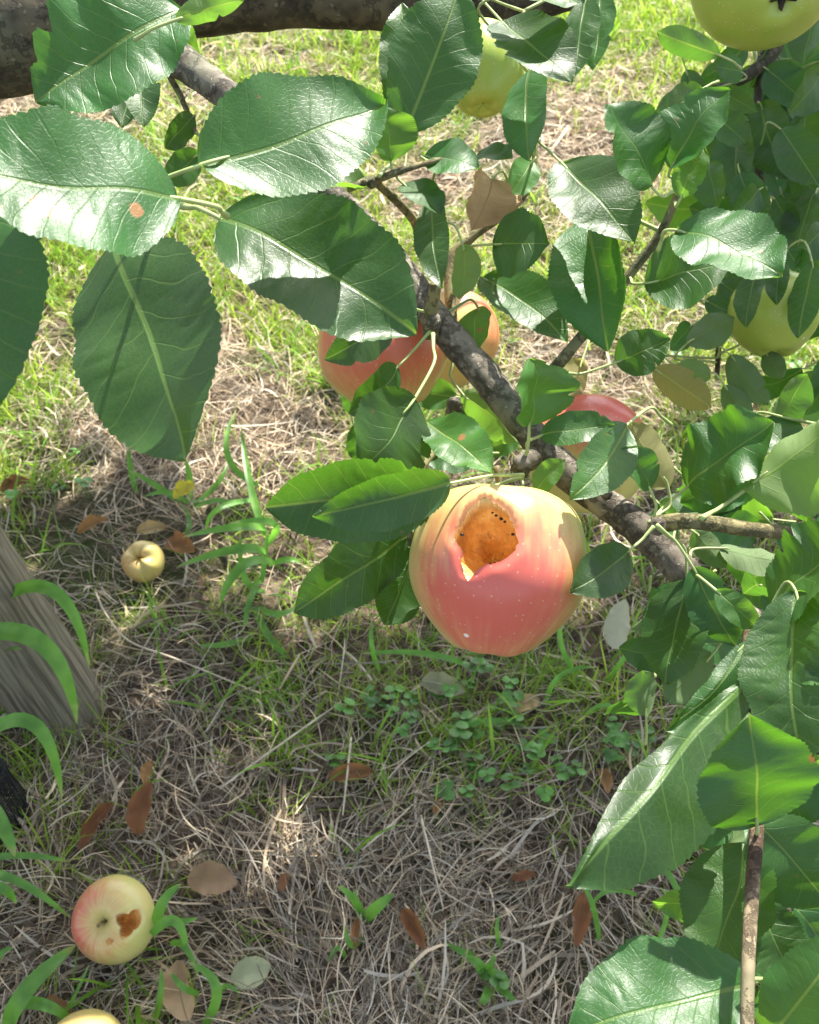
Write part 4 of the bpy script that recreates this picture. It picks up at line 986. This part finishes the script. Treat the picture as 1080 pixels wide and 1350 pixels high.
plant('grass_clump', (640, 1300), [
    (640, 1290, .01, 630, 1270, .03, 612, 1262, .03, 14), (640, 1290, .01, 655, 1285, .03, 672, 1296, .02, 14), (645, 1300, .01, 640, 1315, .03, 634, 1325, .02, 13), (655, 1300, .01, 668, 1310, .03, 680, 1322, .02, 11),
    (625, 1260, .01, 610, 1255, .03, 588, 1243, .03, 10), (660, 1250, .01, 655, 1225, .04, 660, 1205, .04, 6), (640, 1290, .01, 648, 1270, .03, 652, 1258, .03, 9)], 'small leafy green seedling near the bottom centre', 'seedling')
plant('grass_clump', (760, 800), [
    (770, 900, .01, 740, 850, .06, 745, 790, .10, 8), (800, 900, .01, 830, 860, .05, 850, 850, .05, 7), (720, 930, .01, 740, 890, .05, 790, 880, .05, 7), (620, 860, .02, 660, 850, .05, 700, 865, .03, 8),
    (620, 880, .01, 560, 862, .05, 475, 862, .03, 9), (500, 885, .01, 490, 850, .05, 492, 822, .06, 7), (700, 960, .01, 640, 950, .04, 600, 970, .02, 7), (830, 950, .01, 800, 930, .05, 770, 945, .03, 7)],
    'thin arching green blades in the grass under the hanging pecked apple')
plant('grass_clump', (960, 1180), [
    (905, 1200, .02, 880, 1150, .05, 860, 1130, .05, 9), (860, 1260, .01, 880, 1200, .05, 870, 1170, .07, 7), (840, 1180, .01, 800, 1175, .04, 780, 1200, .03, 7), (950, 1230, .01, 930, 1180, .05, 950, 1150, .06, 7),
    (790, 1240, .01, 780, 1190, .05, 765, 1165, .06, 8)], 'shaded grass blades between the two big lower right leaves')

# clover: many tiny three-part leaves, one mat
cm = MB(); rk = np.random.default_rng(3)
disc_t = np.linspace(0, 2 * math.pi, 10, endpoint=False)
def clover(c0, r_, tilt):
    ph0 = rk.random() * 6.28
    for k_ in range(3):
        a_ = ph0 + k_ * 2.094; cc = np.array([c0.x + math.cos(a_) * r_ * .95, c0.y + math.sin(a_) * r_ * .95, c0.z + rk.normal(0, r_ * .1)])
        rr_ = r_ * (1 + .12 * np.cos(disc_t - a_)) * (1 - .18 * np.exp(-((np.mod(disc_t - a_ + math.pi, 2 * math.pi) - math.pi) / .3) ** 2))
        ring = np.stack([cc[0] + np.cos(disc_t) * rr_, cc[1] + np.sin(disc_t) * rr_, cc[2] + (np.cos(disc_t) * tilt[0] + np.sin(disc_t) * tilt[1]) * r_ + .15 * r_ * np.cos(2 * (disc_t - a_))], -1)
        inner = cc + (ring - cc) * .05
        cm.add(np.vstack([ring, inner]), gridfaces(2, 10, True)[:, ::-1], 0, np.vstack([np.stack([.5 + .5 * np.cos(disc_t), .3 * np.sin(disc_t)], -1)] * 2))
    cm.tube([(c0.x, c0.y, 0), (c0.x + .002, c0.y, c0.z * .6), tuple(c0)], [.0005] * 3, 2, 4)
for (px, py, sx, sy, nq) in ((530, 930, 50, 35, 34), (590, 960, 60, 40, 22), (680, 1000, 60, 40, 24), (620, 1030, 40, 25, 8), (740, 950, 60, 40, 16), (830, 975, 40, 30, 10), (640, 900, 60, 30, 16), (40, 620, 60, 40, 10), (900, 470, 120, 60, 20), (200, 600, 80, 40, 12), (650, 1290, 40, 30, 6), (470, 1000, 30, 20, 4)):
    for q in range(int(nq * .45)):
        c0 = G(px + rk.normal(0, sx * .9), py + rk.normal(0, sy * .6), rk.uniform(.022, .045)); clover(c0, rk.uniform(.004, .0068), (rk.normal(0, .25), rk.normal(-.2, .25)))
mc = simple('clover_leaf', (.075, .19, .03), .45, .4, var=.45, scale=30)
tag(cm.build('clover', mc), kind='stuff')
# feathery horsetail-like tufts
hp = []; hw_ = []; hs = []; hc = []
for (px, py, nq, hgt) in ((370, 915, 46, .05), (355, 930, 40, .045), (120, 870, 40, .04), (60, 950, 60, .05), (110, 945, 40, .05), (700, 900, 60, .06), (735, 915, 50, .05), (230, 830, 24, .035), (195, 830, 20, .035), (560, 850, 30, .04), (330, 1245, 18, .03), (20, 930, 50, .05), (775, 990, 30, .05), (570, 1230, 14, .03)):
    c0 = G(px, py, 0)
    for q in range(nq):
        a_ = rk.random() * 6.28; le = rk.uniform(.15, 1.0); L_ = hgt * rk.uniform(.6, 1.5); b0 = np.array([c0.x + rk.normal(0, .008), c0.y + rk.normal(0, .008), 0])
        dv = np.array([math.cos(a_) * math.sin(le), math.sin(a_) * math.sin(le), math.cos(le)])
        tt = np.linspace(0, 1, 6)[:, None]; hp.append(b0 + dv * L_ * tt + np.array([0, 0, -.25 * L_]) * tt ** 2)
        hw_.append(.0007 + .0006 * rk.random()); hs.append([-math.sin(a_), math.cos(a_), 0]); hc.append(np.array([.16, .34, .035]) * rk.uniform(.6, 1.2))
ribbons('feathery_grass', np.array(hp), np.array(hw_), np.array(hs), np.array(hc), M_GRASS, profile=pr)
# long pale stalks lying over the litter
for i, (pts_, label) in enumerate((
    ([(126, 780, .02), (140, 810, .03), (170, 845, .035), (230, 868, .03), (345, 915, .02)], 'long pale dry stalk curving right from the wooden post'),
    ([(463, 972, .03), (458, 1020, .035), (452, 1075, .03)], 'upright pale straw stalk in the centre of the litter'),
    ([(478, 1120, .03), (515, 1088, .035), (545, 1060, .03)], 'thick pale straw stalk lying diagonally below centre'),
    ([(555, 1075, .03), (568, 1130, .035), (585, 1200, .03)], 'long thin straw stalk slanting down right of centre'),
    ([(290, 1040, .03), (330, 1010, .035), (400, 960, .03), (450, 925, .03)], 'long straw stalk rising right across the litter'))):
    mb = MB(); mb.tube([G(*q) for q in pts_], [.0012] * (len(pts_) - 1) + [.0006], 6, 6, .15)
    m_s = M_STALK if i else simple('pale_stalk', (.55, .46, .33), .6, .3, var=.25); M_STALK = m_s
    tag(mb.build('dry_stalk', m_s, origin=G(*pts_[0])), label, 'straw stalk', 'pale dry stalks on the litter')
print('leaves', leafcount[0], 'canopy', NC)
